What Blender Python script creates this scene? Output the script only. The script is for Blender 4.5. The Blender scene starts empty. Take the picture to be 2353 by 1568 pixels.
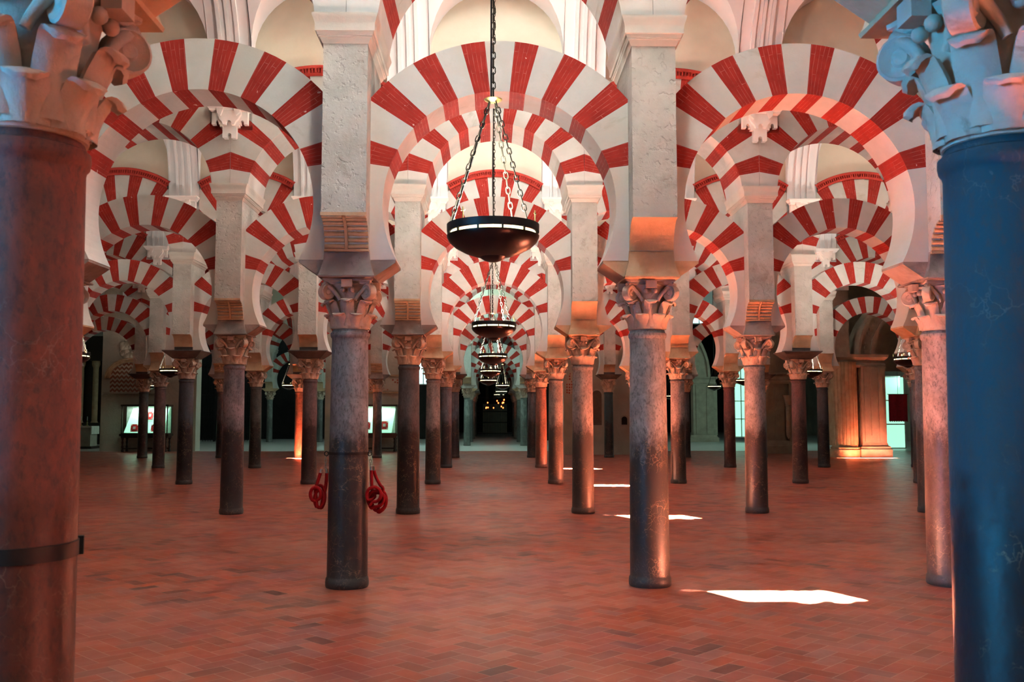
import bpy, math, random
import numpy as np
from math import sin, cos, pi, sqrt, radians, atan2
from mathutils import Vector, Matrix

random.seed(7)
SC = bpy.context.scene
COL = SC.collection

# ------------------------------------------------------------------ layout constants (metres)
S = 3.0            # column spacing along an arcade
X0 = 0.08          # centre of the central aisle
ROWY = [2.9, 9.54, 16.40, 23.26, 30.12, 36.98]   # arcades going away from the camera
NAVE = 6.86
FARY = [50.4, 57.3, 64.2, 71.0]

# ------------------------------------------------------------------ mesh builder
class MB:
    def __init__(s):
        s.v = []; s.f = []; s.m = []; s.uv = []; s.hasuv = False
    def vert(s, p):
        s.v.append(tuple(p)); return len(s.v) - 1
    def face(s, idx, m=0, uv=None):
        s.f.append(tuple(idx)); s.m.append(m)
        s.uv.append(uv)
        if uv: s.hasuv = True
    def poly(s, pts, m=0, uv=None):
        s.face([s.vert(p) for p in pts], m, uv)
    def box(s, x0, x1, y0, y1, z0, z1, m=0):
        a = [s.vert(p) for p in ((x0,y0,z0),(x1,y0,z0),(x1,y1,z0),(x0,y1,z0),(x0,y0,z1),(x1,y0,z1),(x1,y1,z1),(x0,y1,z1))]
        for q in ((0,3,2,1),(4,5,6,7),(0,1,5,4),(1,2,6,5),(2,3,7,6),(3,0,4,7)):
            s.face([a[i] for i in q], m)
    def obox(s, c, ax, ay, az, m=0):
        c = Vector(c); ax = Vector(ax); ay = Vector(ay); az = Vector(az)
        a = [s.vert(c + i*ax + j*ay + k*az) for k in (-1,1) for (i,j) in ((-1,-1),(1,-1),(1,1),(-1,1))]
        for q in ((0,3,2,1),(4,5,6,7),(0,1,5,4),(1,2,6,5),(2,3,7,6),(3,0,4,7)):
            s.face([a[i] for i in q], m)
    def lathe(s, prof, n=32, c=(0,0), caps=(True, True), m=0, off=0.0):
        rings = []
        for (r, z) in prof:
            rings.append([s.vert((c[0]+r*cos(2*pi*i/n+off), c[1]+r*sin(2*pi*i/n+off), z)) for i in range(n)])
        for a, b in zip(rings, rings[1:]):
            for i in range(n):
                j = (i+1) % n
                s.face((a[i], a[j], b[j], b[i]), m)
        if caps[0]: s.face(rings[0][::-1], m)
        if caps[1]: s.face(rings[-1], m)
    def loft_rect(s, levels, hx, hy, c=(0,0), m=0):
        """levels of (z, projection) around a rectangle"""
        rings = []
        for z, p in levels:
            x, y = hx+p, hy+p
            rings.append([s.vert((c[0]+a*x, c[1]+b*y, z)) for a, b in ((-1,-1),(1,-1),(1,1),(-1,1))])
        for a, b in zip(rings, rings[1:]):
            for i in range(4):
                j = (i+1) % 4
                s.face((a[i], a[j], b[j], b[i]), m)
        s.face(rings[0][::-1], m); s.face(rings[-1], m)
    def extrude(s, pts, axis, a, b, m=0, side_m=None):
        """closed polygon pts (2d) extruded along axis from a to b; axis 'x': pts=(y,z); 'y': pts=(x,z); 'z': pts=(x,y)"""
        def P(p, t):
            return {'x': (t, p[0], p[1]), 'y': (p[0], t, p[1]), 'z': (p[0], p[1], t)}[axis]
        A = [s.vert(P(p, a)) for p in pts]; B = [s.vert(P(p, b)) for p in pts]
        n = len(pts)
        s.face(A[::-1], m); s.face(B, m)
        for i in range(n):
            j = (i+1) % n
            s.face((A[i], A[j], B[j], B[i]), m if side_m is None else side_m)
    def tube(s, pts, r, n=8, closed=False, m=0):
        pts = [Vector(p) for p in pts]; N = len(pts)
        rings = []; up = None
        for i, p in enumerate(pts):
            if closed: t = (pts[(i+1) % N] - pts[i-1])
            else: t = pts[min(i+1, N-1)] - pts[max(i-1, 0)]
            t.normalize()
            if up is None:
                up = t.orthogonal().normalized()
            else:
                up = (up - up.dot(t)*t)
                if up.length < 1e-6: up = t.orthogonal()
                up.normalize()
            w = t.cross(up)
            rr = r[i] if isinstance(r, (list, tuple)) else r
            rings.append([s.vert(p + rr*(cos(2*pi*k/n)*up + sin(2*pi*k/n)*w)) for k in range(n)])
        rg = list(zip(rings, rings[1:]))
        for a, b in rg:
            for i in range(n):
                j = (i+1) % n
                s.face((a[i], a[j], b[j], b[i]), m)
        if closed:
            a, b = rings[-1], rings[0]
            # best rotational match
            best = min(range(n), key=lambda k: (Vector(s.v[a[0]]) - Vector(s.v[b[k]])).length)
            for i in range(n):
                j = (i+1) % n
                s.face((a[i], a[j], b[(j+best) % n], b[(i+best) % n]), m)
        else:
            s.face(rings[0][::-1], m); s.face(rings[-1], m)
    def ball(s, c, r, n=12, k=8, sc=(1,1,1), m=0):
        rows = []
        for j in range(1, k):
            a = pi*j/k
            rows.append([s.vert((c[0]+sc[0]*r*sin(a)*cos(2*pi*i/n), c[1]+sc[1]*r*sin(a)*sin(2*pi*i/n), c[2]-sc[2]*r*cos(a))) for i in range(n)])
        b0 = s.vert((c[0], c[1], c[2]-sc[2]*r)); t0 = s.vert((c[0], c[1], c[2]+sc[2]*r))
        for i in range(n):
            j = (i+1) % n
            s.face((b0, rows[0][j], rows[0][i]), m); s.face((t0, rows[-1][i], rows[-1][j]), m)
        for a, b in zip(rows, rows[1:]):
            for i in range(n):
                j = (i+1) % n
                s.face((a[i], a[j], b[j], b[i]), m)
    def mesh(s, name, mats, smooth=35):
        me = bpy.data.meshes.new(name)
        me.from_pydata(s.v, [], s.f)
        for mt in (mats if isinstance(mats, (list, tuple)) else [mats]):
            me.materials.append(mt)
        if len(me.materials) > 1:
            me.polygons.foreach_set('material_index', s.m)
        if s.hasuv:
            ul = me.uv_layers.new(name='UVMap')
            data = []
            for f, uv in zip(s.f, s.uv):
                if uv is None: uv = [(0, 0)]*len(f)
                for q in uv: data.extend(q)
            ul.data.foreach_set('uv', data)
        if smooth:
            me.polygons.foreach_set('use_smooth', [True]*len(s.f))
            me.update()
            me.set_sharp_from_angle(angle=radians(smooth))
        me.validate(); me.update()
        return me

def link(name, data, parent=None, loc=(0,0,0), rz=0.0):
    o = bpy.data.objects.new(name, data)
    COL.objects.link(o)
    if parent is not None: o.parent = parent
    o.location = loc
    o.rotation_euler = (0, 0, rz)
    return o

def tag(o, label, cat, group=None, kind=None):
    o['label'] = label; o['category'] = cat
    if group: o['group'] = group
    if kind: o['kind'] = kind
    return o

def thing(name, label, cat, loc=(0,0,0), rz=0.0, group=None, kind='thing'):
    return tag(link(name, None, None, loc, rz), label, cat, group, kind)

def struct(name, me, loc=(0,0,0), rz=0.0, label=None, parent=None):
    o = link(name, me, parent, loc, rz)
    if parent is None: o['kind'] = 'structure'
    if label: o['label'] = label
    return o

# ------------------------------------------------------------------ materials
def newmat(name):
    m = bpy.data.materials.new(name); m.use_nodes = True
    nt = m.node_tree; nt.nodes.clear()
    out = nt.nodes.new('ShaderNodeOutputMaterial')
    b = nt.nodes.new('ShaderNodeBsdfPrincipled')
    nt.links.new(b.outputs[0], out.inputs[0])
    return m, nt, b
def N(nt, t, **kw):
    n = nt.nodes.new(t)
    for k, v in kw.items():
        if k.startswith('i_'):
            key = k[2:]
            n.inputs[int(key) if key.isdigit() else key.replace('_', ' ')].default_value = v
        else: setattr(n, k, v)
    return n
def coords(nt, scale=(1,1,1), kind='Object', randomize=True):
    tc = N(nt, 'ShaderNodeTexCoord'); mp = N(nt, 'ShaderNodeMapping')
    mp.inputs['Scale'].default_value = scale
    nt.links.new(tc.outputs[kind], mp.inputs['Vector'])
    if randomize:
        oi = N(nt, 'ShaderNodeObjectInfo')
        mu = N(nt, 'ShaderNodeMath', operation='MULTIPLY'); mu.inputs[1].default_value = 37.0
        nt.links.new(oi.outputs['Random'], mu.inputs[0])
        cb = N(nt, 'ShaderNodeCombineXYZ')
        for i in range(3): nt.links.new(mu.outputs[0], cb.inputs[i])
        nt.links.new(cb.outputs[0], mp.inputs['Location'])
    return mp.outputs[0]
def noise(nt, vec, scale, detail=6, rough=0.6, dist=0.0):
    n = N(nt, 'ShaderNodeTexNoise')
    n.inputs['Scale'].default_value = scale; n.inputs['Detail'].default_value = detail
    n.inputs['Roughness'].default_value = rough; n.inputs['Distortion'].default_value = dist
    if vec is not None: nt.links.new(vec, n.inputs['Vector'])
    return n.outputs['Fac']
def ramp(nt, fac, stops):
    r = N(nt, 'ShaderNodeValToRGB'); e = r.color_ramp.elements
    while len(e) > 1: e.remove(e[-1])
    for i, (p, c) in enumerate(stops):
        q = e[0] if i == 0 else e.new(p)
        q.position = p; q.color = (c if len(c) == 4 else (*c, 1)) if not isinstance(c, float) else (c, c, c, 1)
    nt.links.new(fac, r.inputs[0])
    return r.outputs[0]
def mixc(nt, fac, a, b, mode='MIX'):
    m = N(nt, 'ShaderNodeMix', data_type='RGBA', blend_type=mode)
    if isinstance(fac, (int, float)): m.inputs[0].default_value = fac
    else: nt.links.new(fac, m.inputs[0])
    for i, q in ((6, a), (7, b)):
        if isinstance(q, (tuple, list)): m.inputs[i].default_value = (*q, 1) if len(q) == 3 else q
        else: nt.links.new(q, m.inputs[i])
    return m.outputs[2]
def bump(nt, b, height, strength=0.4, dist=0.02):
    n = N(nt, 'ShaderNodeBump'); n.inputs['Strength'].default_value = strength; n.inputs['Distance'].default_value = dist
    nt.links.new(height, n.inputs['Height']); nt.links.new(n.outputs[0], b.inputs['Normal'])
def setv(b, **kw):
    for k, v in kw.items(): b.inputs[k.replace('_', ' ')].default_value = v

def stone(name, c1, c2, c3=None, scale=3.0, bstr=0.35, rough=0.85, pit=False, spec=0.25, bd=0.015, stain=None):
    m, nt, b = newmat(name)
    v = coords(nt)
    f = noise(nt, v, scale, 8, 0.62)
    col = ramp(nt, f, [(0.30, c1), (0.70, c2)])
    if c3:
        g = noise(nt, v, scale*0.35, 4, 0.6, 0.4)
        g = ramp(nt, g, [(0.50, 0.0), (0.62, 1.0)])
        col = mixc(nt, g, col, c3)
    if stain:
        g = noise(nt, v, scale*0.8, 6, 0.7, 1.0)
        g = ramp(nt, g, [(0.60, 0.0), (0.72, 0.8)])
        col = mixc(nt, g, col, stain)
    nt.links.new(col, b.inputs['Base Color'])
    setv(b, Roughness=rough); b.inputs['Specular IOR Level'].default_value = spec
    h = noise(nt, v, scale*9, 8, 0.7)
    if pit:
        p = noise(nt, v, scale*6, 3, 0.5)
        p = ramp(nt, p, [(0.36, 0.0), (0.44, 1.0)])
        mm = N(nt, 'ShaderNodeMath', operation='MULTIPLY_ADD'); mm.inputs[1].default_value = 0.7
        nt.links.new(p, mm.inputs[0]); nt.links.new(h, mm.inputs[2]); h = mm.outputs[0]
    bump(nt, b, h, bstr, bd)
    return m

M = {}
M['pier'] = stone('pier_stucco', (0.36,0.355,0.32), (0.51,0.505,0.465), None, 2.2, 0.6, 0.9, pit=True, stain=(0.30,0.26,0.21), bd=0.022)
M['plaster'] = stone('arch_plaster', (0.47,0.46,0.44), (0.56,0.555,0.53), (0.50,0.46,0.40), 1.6, 0.22, 0.85)
M['cream'] = stone('cream_voussoir', (0.42,0.425,0.40), (0.51,0.525,0.50), (0.45,0.43,0.385), 2.0, 0.25, 0.85, stain=(0.36,0.325,0.27))
M['vault'] = stone('vault_plaster', (0.66,0.665,0.67), (0.72,0.73,0.74), None, 0.8, 0.08, 0.8)
M['lunette'] = stone('lunette_plaster', (0.54,0.50,0.40), (0.60,0.56,0.46), (0.50,0.46,0.36), 1.4, 0.15, 0.9)
M['bracket'] = stone('bracket_plaster', (0.78,0.74,0.70), (0.82,0.79,0.76), None, 2.0, 0.1, 0.8)
M['corbel'] = stone('corbel_stone', (0.42,0.27,0.155), (0.56,0.39,0.245), None, 4.0, 0.5, 0.85)
M['impost'] = stone('impost_stone', (0.24,0.20,0.18), (0.36,0.31,0.28), (0.20,0.165,0.15), 4.0, 0.5, 0.85, stain=(0.13,0.10,0.09))
M['impost_dark'] = stone('impost_dark_stone', (0.07,0.065,0.06), (0.13,0.12,0.115), None, 4.0, 0.4, 0.6)
M['capital'] = stone('capital_stone', (0.42,0.31,0.235), (0.58,0.45,0.35), (0.46,0.37,0.32), 5.0, 0.45, 0.7, stain=(0.26,0.17,0.12))
M['cornice'] = stone('cornice_plaster', (0.47,0.445,0.39), (0.56,0.53,0.475), None, 2.0, 0.3, 0.85)
M['grey_stone'] = stone('grey_pier_stone', (0.34,0.29,0.23), (0.46,0.40,0.32), None, 3.0, 0.4, 0.8)
M['dark'] = stone('painted_recess_shade', (0.012,0.011,0.010), (0.02,0.018,0.016), None, 3.0, 0.2, 0.9)  # near-black base colour holds the shade of deep recesses
M['wallrough'] = stone('rough_wall_plaster', (0.42,0.38,0.31), (0.54,0.49,0.41), (0.38,0.34,0.28), 0.9, 0.6, 0.9, bd=0.04)
M['marble'] = stone('pale_marble_paving', (0.42,0.42,0.40), (0.52,0.52,0.50), None, 0.7, 0.05, 0.31, spec=0.5)

# red brick voussoirs: thin bricks laid along the radius, light joints (UV: u = arc length, v = radius or depth)
def brick_red(name, c1, c2, joint):
    m, nt, b = newmat(name)
    tc = N(nt, 'ShaderNodeTexCoord')
    mp = N(nt, 'ShaderNodeMapping'); nt.links.new(tc.outputs['UV'], mp.inputs['Vector'])
    mp.inputs['Rotation'].default_value = (0, 0, pi/2)
    br = N(nt, 'ShaderNodeTexBrick', offset=0.5)
    br.inputs['Scale'].default_value = 1.0
    br.inputs['Color1'].default_value = (1, 1, 1, 1); br.inputs['Color2'].default_value = (0.8, 0.8, 0.8, 1)
    br.inputs['Mortar'].default_value = (0, 0, 0, 1)
    br.inputs['Mortar Size'].default_value = 0.0022
    br.inputs['Mortar Smooth'].default_value = 0.1
    br.inputs['Bias'].default_value = 0.0
    br.inputs['Brick Width'].default_value = 0.42
    br.inputs['Row Height'].default_value = 0.046
    nt.links.new(mp.outputs[0], br.inputs['Vector'])
    v = coords(nt)
    f = noise(nt, v, 5, 6, 0.65)
    col = ramp(nt, f, [(0.3, c1), (0.7, c2)])
    col = mixc(nt, 0.25, col, br.outputs['Color'], 'MULTIPLY')
    w = noise(nt, v, 9, 3, 0.5)
    w = ramp(nt, w, [(0.40, 0.15), (0.60, 0.75)])
    mu = N(nt, 'ShaderNodeMath', operation='MULTIPLY')
    nt.links.new(br.outputs['Fac'], mu.inputs[0]); nt.links.new(w, mu.inputs[1])
    col = mixc(nt, mu.outputs[0], col, joint)
    sp = noise(nt, coords(nt, (1,1,1)), 16, 2, 0.5, 0.6)       # flaked spots of paint
    sp = ramp(nt, sp, [(0.735, 0.0), (0.75, 0.7)])
    col = mixc(nt, sp, col, (0.62, 0.46, 0.40))
    nt.links.new(col, b.inputs['Base Color'])
    setv(b, Roughness=0.8); b.inputs['Specular IOR Level'].default_value = 0.2
    bump(nt, b, noise(nt, v, 40, 5, 0.6), 0.25, 0.008)
    return m
M['red'] = brick_red('red_brick_voussoir', (0.24,0.016,0.012), (0.36,0.028,0.018), (0.46,0.15,0.12))
M['red_trim'] = stone('red_moulding_paint', (0.34,0.03,0.02), (0.45,0.05,0.035), None, 5.0, 0.3, 0.8)

# marble shafts: tone from the object colour, dark polished lower part with a ragged edge, pale veins
def shaft_mat():
    m, nt, b = newmat('column_marble')
    v = coords(nt); oi = N(nt, 'ShaderNodeObjectInfo')
    tc = N(nt, 'ShaderNodeTexCoord'); sep = N(nt, 'ShaderNodeSeparateXYZ'); nt.links.new(tc.outputs['Object'], sep.inputs[0])
    vs = coords(nt, (1, 1, 0.55))
    f = noise(nt, vs, 5.5, 10, 0.72, 0.7)
    col = mixc(nt, ramp(nt, f, [(0.36, 0.0), (0.62, 1.0)]), mixc(nt, 0.62, oi.outputs['Color'], (0.03,0.03,0.032)), oi.outputs['Color'])
    sp = noise(nt, vs, 42, 4, 0.7)
    col = mixc(nt, ramp(nt, sp, [(0.36, 0.55), (0.50, 0.0)]), col, (0.035,0.033,0.035))
    # dark, polished part: height with noise
    g = noise(nt, vs, 3.2, 9, 0.75)
    ma = N(nt, 'ShaderNodeMath', operation='MULTIPLY_ADD'); ma.inputs[1].default_value = 1.5
    nt.links.new(g, ma.inputs[0]); nt.links.new(sep.outputs['Z'], ma.inputs[2])
    dk = N(nt, 'ShaderNodeMapRange'); dk.inputs['From Min'].default_value = 2.33; dk.inputs['From Max'].default_value = 2.10
    nt.links.new(ma.outputs[0], dk.inputs['Value'])
    al = N(nt, 'ShaderNodeMath', operation='MULTIPLY'); nt.links.new(dk.outputs[0], al.inputs[0]); nt.links.new(oi.outputs['Alpha'], al.inputs[1])
    dark = mixc(nt, 0.10, (0.007,0.006,0.006), oi.outputs['Color'])
    col = mixc(nt, al.outputs[0], col, dark)
    # veins
    wv = N(nt, 'ShaderNodeTexVoronoi', feature='DISTANCE_TO_EDGE'); wv.inputs['Scale'].default_value = 6.5
    nn = N(nt, 'ShaderNodeTexNoise'); nn.inputs['Scale'].default_value = 3.0; nn.inputs['Detail'].default_value = 6
    nt.links.new(v, nn.inputs['Vector'])
    vm = N(nt, 'ShaderNodeVectorMath', operation='ADD'); nt.links.new(v, vm.inputs[0]); nt.links.new(nn.outputs['Color'], vm.inputs[1])
    nt.links.new(vm.outputs[0], wv.inputs['Vector'])
    ve = ramp(nt, wv.outputs['Distance'], [(0.0, 1.0), (0.022, 0.0)])
    pr = ramp(nt, noise(nt, v, 2.4, 5, 0.6), [(0.54, 0.0), (0.68, 0.28)])
    mm = N(nt, 'ShaderNodeMath', operation='MULTIPLY'); nt.links.new(ve, mm.inputs[0]); nt.links.new(pr, mm.inputs[1])
    col = mixc(nt, mm.outputs[0], col, (0.34,0.28,0.22))
    # fine tan veining, densest in the dark polished zone
    w2 = N(nt, 'ShaderNodeTexVoronoi', feature='DISTANCE_TO_EDGE'); w2.inputs['Scale'].default_value = 8.0
    n2 = N(nt, 'ShaderNodeTexNoise'); n2.inputs['Scale'].default_value = 5.0; n2.inputs['Detail'].default_value = 5
    nt.links.new(v, n2.inputs['Vector'])
    vm2 = N(nt, 'ShaderNodeVectorMath', operation='MULTIPLY_ADD'); vm2.inputs[1].default_value = (0.6,0.6,0.6)
    nt.links.new(n2.outputs['Color'], vm2.inputs[0]); nt.links.new(v, vm2.inputs[2]); nt.links.new(vm2.outputs[0], w2.inputs['Vector'])
    e2 = ramp(nt, w2.outputs['Distance'], [(0.0, 1.0), (0.035, 0.0)])
    p2 = ramp(nt, noise(nt, v, 3.6, 6, 0.7), [(0.46, 0.0), (0.62, 0.75)])
    q1 = N(nt, 'ShaderNodeMath', operation='MULTIPLY'); nt.links.new(e2, q1.inputs[0]); nt.links.new(p2, q1.inputs[1])
    q2 = N(nt, 'ShaderNodeMath', operation='MULTIPLY'); nt.links.new(q1.outputs[0], q2.inputs[0]); nt.links.new(al.outputs[0], q2.inputs[1])
    col = mixc(nt, q2.outputs[0], col, (0.36,0.25,0.15))
    # grey dust on the foot
    ft = N(nt, 'ShaderNodeMapRange'); ft.inputs['From Min'].default_value = 0.42; ft.inputs['From Max'].default_value = 0.05
    ft.inputs['To Max'].default_value = 0.35
    nt.links.new(sep.outputs['Z'], ft.inputs['Value'])
    f2 = N(nt, 'ShaderNodeMath', operation='MULTIPLY'); nt.links.new(ft.outputs[0], f2.inputs[0]); nt.links.new(g, f2.inputs[1])
    col = mixc(nt, f2.outputs[0], col, (0.20,0.19,0.18))
    nt.links.new(col, b.inputs['Base Color'])
    rr = N(nt, 'ShaderNodeMapRange'); rr.inputs['To Min'].default_value = 0.62; rr.inputs['To Max'].default_value = 0.26
    nt.links.new(dk.outputs[0], rr.inputs['Value'])
    r2 = N(nt, 'ShaderNodeMath', operation='MULTIPLY_ADD'); r2.inputs[1].default_value = 0.22; 
    nt.links.new(f, r2.inputs[0]); nt.links.new(rr.outputs[0], r2.inputs[2])
    nt.links.new(r2.outputs[0], b.inputs['Roughness'])
    b.inputs['Specular IOR Level'].default_value = 0.38
    bump(nt, b, noise(nt, vs, 11, 8, 0.65), 0.35, 0.012)
    return m
M['shaft'] = shaft_mat()

def tiles_mat():
    m, nt, b = newmat('terracotta_tiles')
    at = N(nt, 'ShaderNodeAttribute', attribute_name='tile')
    sep = N(nt, 'ShaderNodeSeparateColor'); nt.links.new(at.outputs['Color'], sep.inputs[0])
    c = ramp(nt, sep.outputs[0], [(0.0,(0.085,0.030,0.028)),(0.10,(0.16,0.045,0.034)),(0.30,(0.27,0.055,0.022)),(0.52,(0.33,0.070,0.036)),(0.72,(0.38,0.090,0.050)),(0.88,(0.40,0.13,0.085)),(1.0,(0.40,0.17,0.125))])
    v = coords(nt, randomize=False)
    c = mixc(nt, ramp(nt, sep.outputs[1], [(0.0, 0.75), (0.22, 0.0)]), c, (0.40,0.085,0.020))
    c = mixc(nt, ramp(nt, sep.outputs[1], [(0.70, 0.0), (1.0, 0.85)]), c, (0.27,0.130,0.125))
    f = noise(nt, v, 9, 4, 0.6)
    c = mixc(nt, ramp(nt, f, [(0.30, 0.22), (0.70, 0.0)]), c, (0.14,0.045,0.03))
    big = noise(nt, v, 0.45, 4, 0.55)
    c = mixc(nt, ramp(nt, big, [(0.46, 0.0), (0.62, 0.42)]), c, (0.42,0.20,0.15))
    bg2 = noise(nt, v, 0.8, 3, 0.5, 0.5)
    c = mixc(nt, ramp(nt, bg2, [(0.52, 0.0), (0.66, 0.45)]), c, (0.23,0.075,0.10))
    c = mixc(nt, 1.0, c, (1.04,0.74,0.64), 'MULTIPLY')
    nt.links.new(c, b.inputs['Base Color'])
    rr = ramp(nt, noise(nt, v, 3, 4, 0.6), [(0.3, 0.30), (0.7, 0.44)])
    nt.links.new(rr, b.inputs['Roughness'])
    b.inputs['Specular IOR Level'].default_value = 0.42
    bump(nt, b, noise(nt, coords(nt, (1,1,1), randomize=False), 6, 4, 0.5), 0.20, 0.006)
    return m
M['tile'] = tiles_mat()
M['grout'] = stone('grout', (0.46,0.30,0.24), (0.54,0.37,0.30), None, 6.0, 0.2, 0.7)

def plain(name, col, rough=0.5, metal=0.0, spec=0.5, bs=0.1, sc=8):
    m, nt, b = newmat(name)
    v = coords(nt)
    f = noise(nt, v, sc, 5, 0.6)
    c = mixc(nt, ramp(nt, f, [(0.3, 0.0), (0.7, 1.0)]), tuple(x*0.82 for x in col), tuple(min(1, x*1.12) for x in col))
    nt.links.new(c, b.inputs['Base Color'])
    setv(b, Roughness=rough, Metallic=metal); b.inputs['Specular IOR Level'].default_value = spec
    bump(nt, b, noise(nt, v, sc*4, 4, 0.6), bs, 0.004)
    return m
def emit(name, col, st):
    m, nt, b = newmat(name)
    setv(b, Roughness=0.5); b.inputs['Base Color'].default_value = (*col, 1)
    b.inputs['Emission Color'].default_value = (*col, 1); b.inputs['Emission Strength'].default_value = st
    return m
M['bronze'] = plain('dark_bronze', (0.020,0.012,0.009), 0.30, 0.6, 0.4)
M['iron'] = plain('black_iron', (0.012,0.012,0.012), 0.45, 0.3)
M['brass'] = plain('aged_brass', (0.34,0.30,0.12), 0.35, 0.9)
M['chain'] = plain('chain_metal', (0.045,0.042,0.030), 0.60, 0.3, 0.3)
M['cable'] = plain('black_cable', (0.01,0.01,0.012), 0.5)
M['steel'] = plain('steel_fittings', (0.5,0.48,0.44), 0.3, 0.9)
M['rope'] = plain('red_velvet_rope', (0.30,0.004,0.006), 0.75, 0.0, 0.2, 0.5, 60)
M['glow'] = emit('lamp_glow', (1.0,0.86,0.42), 2.2)
M['glow_red'] = emit('red_lamp_glow', (1.0,0.10,0.02), 6.0)
M['panel_glow'] = emit('self_lit_case_board', (0.45,0.95,0.68), 0.45)  # board emits on its own, lamplight put into the material
M['wood'] = plain('dark_wood', (0.03,0.018,0.012), 0.4)
M['book_red'] = plain('red_leather', (0.75,0.03,0.03), 0.5)
M['white_paint'] = plain('white_paint', (0.7,0.7,0.66), 0.6)
M['cloth'] = plain('altar_cloth', (0.75,0.72,0.62), 0.9)
M['brown_panel'] = plain('niche_panel_brown', (0.15,0.10,0.075), 0.7)  # darker brown for the tall niche's panel
M['banner'] = plain('crimson_cloth', (0.55,0.010,0.03), 0.9)
M['gilt'] = plain('gilt', (0.45,0.33,0.12), 0.4, 0.6)
gm, gnt, gb = newmat('clear_glass'); setv(gb, Roughness=0.02); gb.inputs['Transmission Weight'].default_value = 1.0
gb.inputs['IOR'].default_value = 1.1
M['glass'] = gm
# ------------------------------------------------------------------ arches
def ray_circle(J, a, C, r):
    """distance along the ray from J (x,z) at angle a to circle centre (0,C) radius r"""
    dx, dz = cos(a), sin(a); fx, fz = 0.0, J - C
    b = fz*dz; c = fz*fz - r*r
    return -b + sqrt(max(0, b*b - c))

def arch_mesh(name, J, C, r, Ro, Co, xmax, zbot, t, reds, back=None):
    """J joint centre height, C/r intrados circle, Co/Ro extrados circle, xmax side clamp, zbot springing, t half thickness.
       reds: list of (a0,a1) in degrees for the right hand side; mirrored."""
    m = MB()
    rr = sorted([(a, b) for a, b in reds] + [(180-b, 180-a) for a, b in reds])
    breaks = set()
    for a, b in rr: breaks.add(round(a, 4)); breaks.add(round(b, 4))
    # corner where side clamp meets the extrados
    zc = Co + sqrt(Ro*Ro - xmax*xmax)
    ac = math.degrees(atan2(zc - J, xmax))
    breaks.add(round(ac, 4)); breaks.add(round(180-ac, 4))
    a0 = min(x for x, _ in rr)
    lo = -1.0 if J <= zbot + 1e-6 else None
    br = sorted(breaks)
    angs = [br[0]]
    for p, q in zip(br, br[1:]):
        k = max(1, int((q-p)/3.2))
        for i in range(1, k+1): angs.append(p + (q-p)*i/k)
    def inner(a):
        d = ray_circle(J, radians(a), C, r); return (d*cos(radians(a)), J + d*sin(radians(a)))
    def outer(a):
        ra = radians(a)
        d = ray_circle(J, ra, Co, Ro)
        if abs(d*cos(ra)) > xmax: d = xmax/abs(cos(ra))
        return (d*cos(ra), J + d*sin(ra))
    def isred(a):
        return any(p < a < q for p, q in rr)
    I = [inner(a) for a in angs]; O = [outer(a) for a in angs]
    # UV: u = arc length in the middle, v = radius
    rm = 1.45
    for k in range(len(angs)-1):
        mid = (angs[k]+angs[k+1])/2; mt = 1 if isred(mid) else 0
        u0, u1 = radians(angs[k])*rm, radians(angs[k+1])*rm
        i0, i1, o0, o1 = I[k], I[k+1], O[k], O[k+1]
        L0 = math.dist(i0, o0); L1 = math.dist(i1, o1)
        uv = [(u0, 0), (u0, L0), (u1, L1), (u1, 0)]
        m.poly([(i0[0], -t, i0[1]), (o0[0], -t, o0[1]), (o1[0], -t, o1[1]), (i1[0], -t, i1[1])], mt, uv)
        m.poly([(i1[0], t, i1[1]), (o1[0], t, o1[1]), (o0[0], t, o0[1]), (i0[0], t, i0[1])], mt, uv[::-1])
        ur = r
        uu0, uu1 = radians(angs[k])*ur, radians(angs[k+1])*ur
        # intrados
        m.poly([(i0[0], -t, i0[1]), (i1[0], -t, i1[1]), (i1[0], t, i1[1]), (i0[0], t, i0[1])], mt, [(uu0, 0), (uu1, 0), (uu1, 2*t), (uu0, 2*t)])
        m.poly([(o1[0], -t, o1[1]), (o0[0], -t, o0[1]), (o0[0], t, o0[1]), (o1[0], t, o1[1])], mt if abs(o0[0]) < xmax-1e-4 or abs(o1[0]) < xmax-1e-4 else 2, [(u1, 0), (u0, 0), (u0, 2*t), (u1, 2*t)])
    # plain haunches down to the springing
    for sgn in (1, -1):
        i0, o0 = (I[0], O[0])
        path_in = [i0]; path_out = [o0]
        # inner follows the intrados circle from i0 down to zbot
        n = 12
        zs = [i0[1] + (zbot - i0[1])*k/n for k in range(1, n+1)]
        for z in zs:
            x = sqrt(max(0.0, r*r - (z-C)**2)); path_in.append((x, z))
            path_out.append((xmax, min(o0[1], z if z < o0[1] else o0[1])))
        for k in range(len(path_in)-1):
            a, b2, c2, d2 = path_in[k], path_out[k], path_out[k+1], path_in[k+1]
            P = lambda p, y: (sgn*p[0], y, p[1])
            q = [P(a,-t), P(d2,-t), P(c2,-t), P(b2,-t)]
            m.poly(q if sgn > 0 else q[::-1], 2)
            q = [P(a,t), P(b2,t), P(c2,t), P(d2,t)]
            m.poly(q if sgn > 0 else q[::-1], 2)
            q = [P(a,-t), P(a,t), P(d2,t), P(d2,-t)]
            m.poly(q if sgn > 0 else q[::-1], 2)
            if b2 != c2:
                q = [P(b2,-t), P(c2,-t), P(c2,t), P(b2,t)]
                m.poly(q if sgn > 0 else q[::-1], 2)
        a, b2 = path_in[-1], path_out[-1]
        m.poly([(sgn*a[0],-t,a[1]), (sgn*b2[0],-t,b2[1]), (sgn*b2[0],t,b2[1]), (sgn*a[0],t,a[1])], 2)
    return m.mesh(name, [M['cream'], M['red'], M['plaster']], smooth=30)

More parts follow.
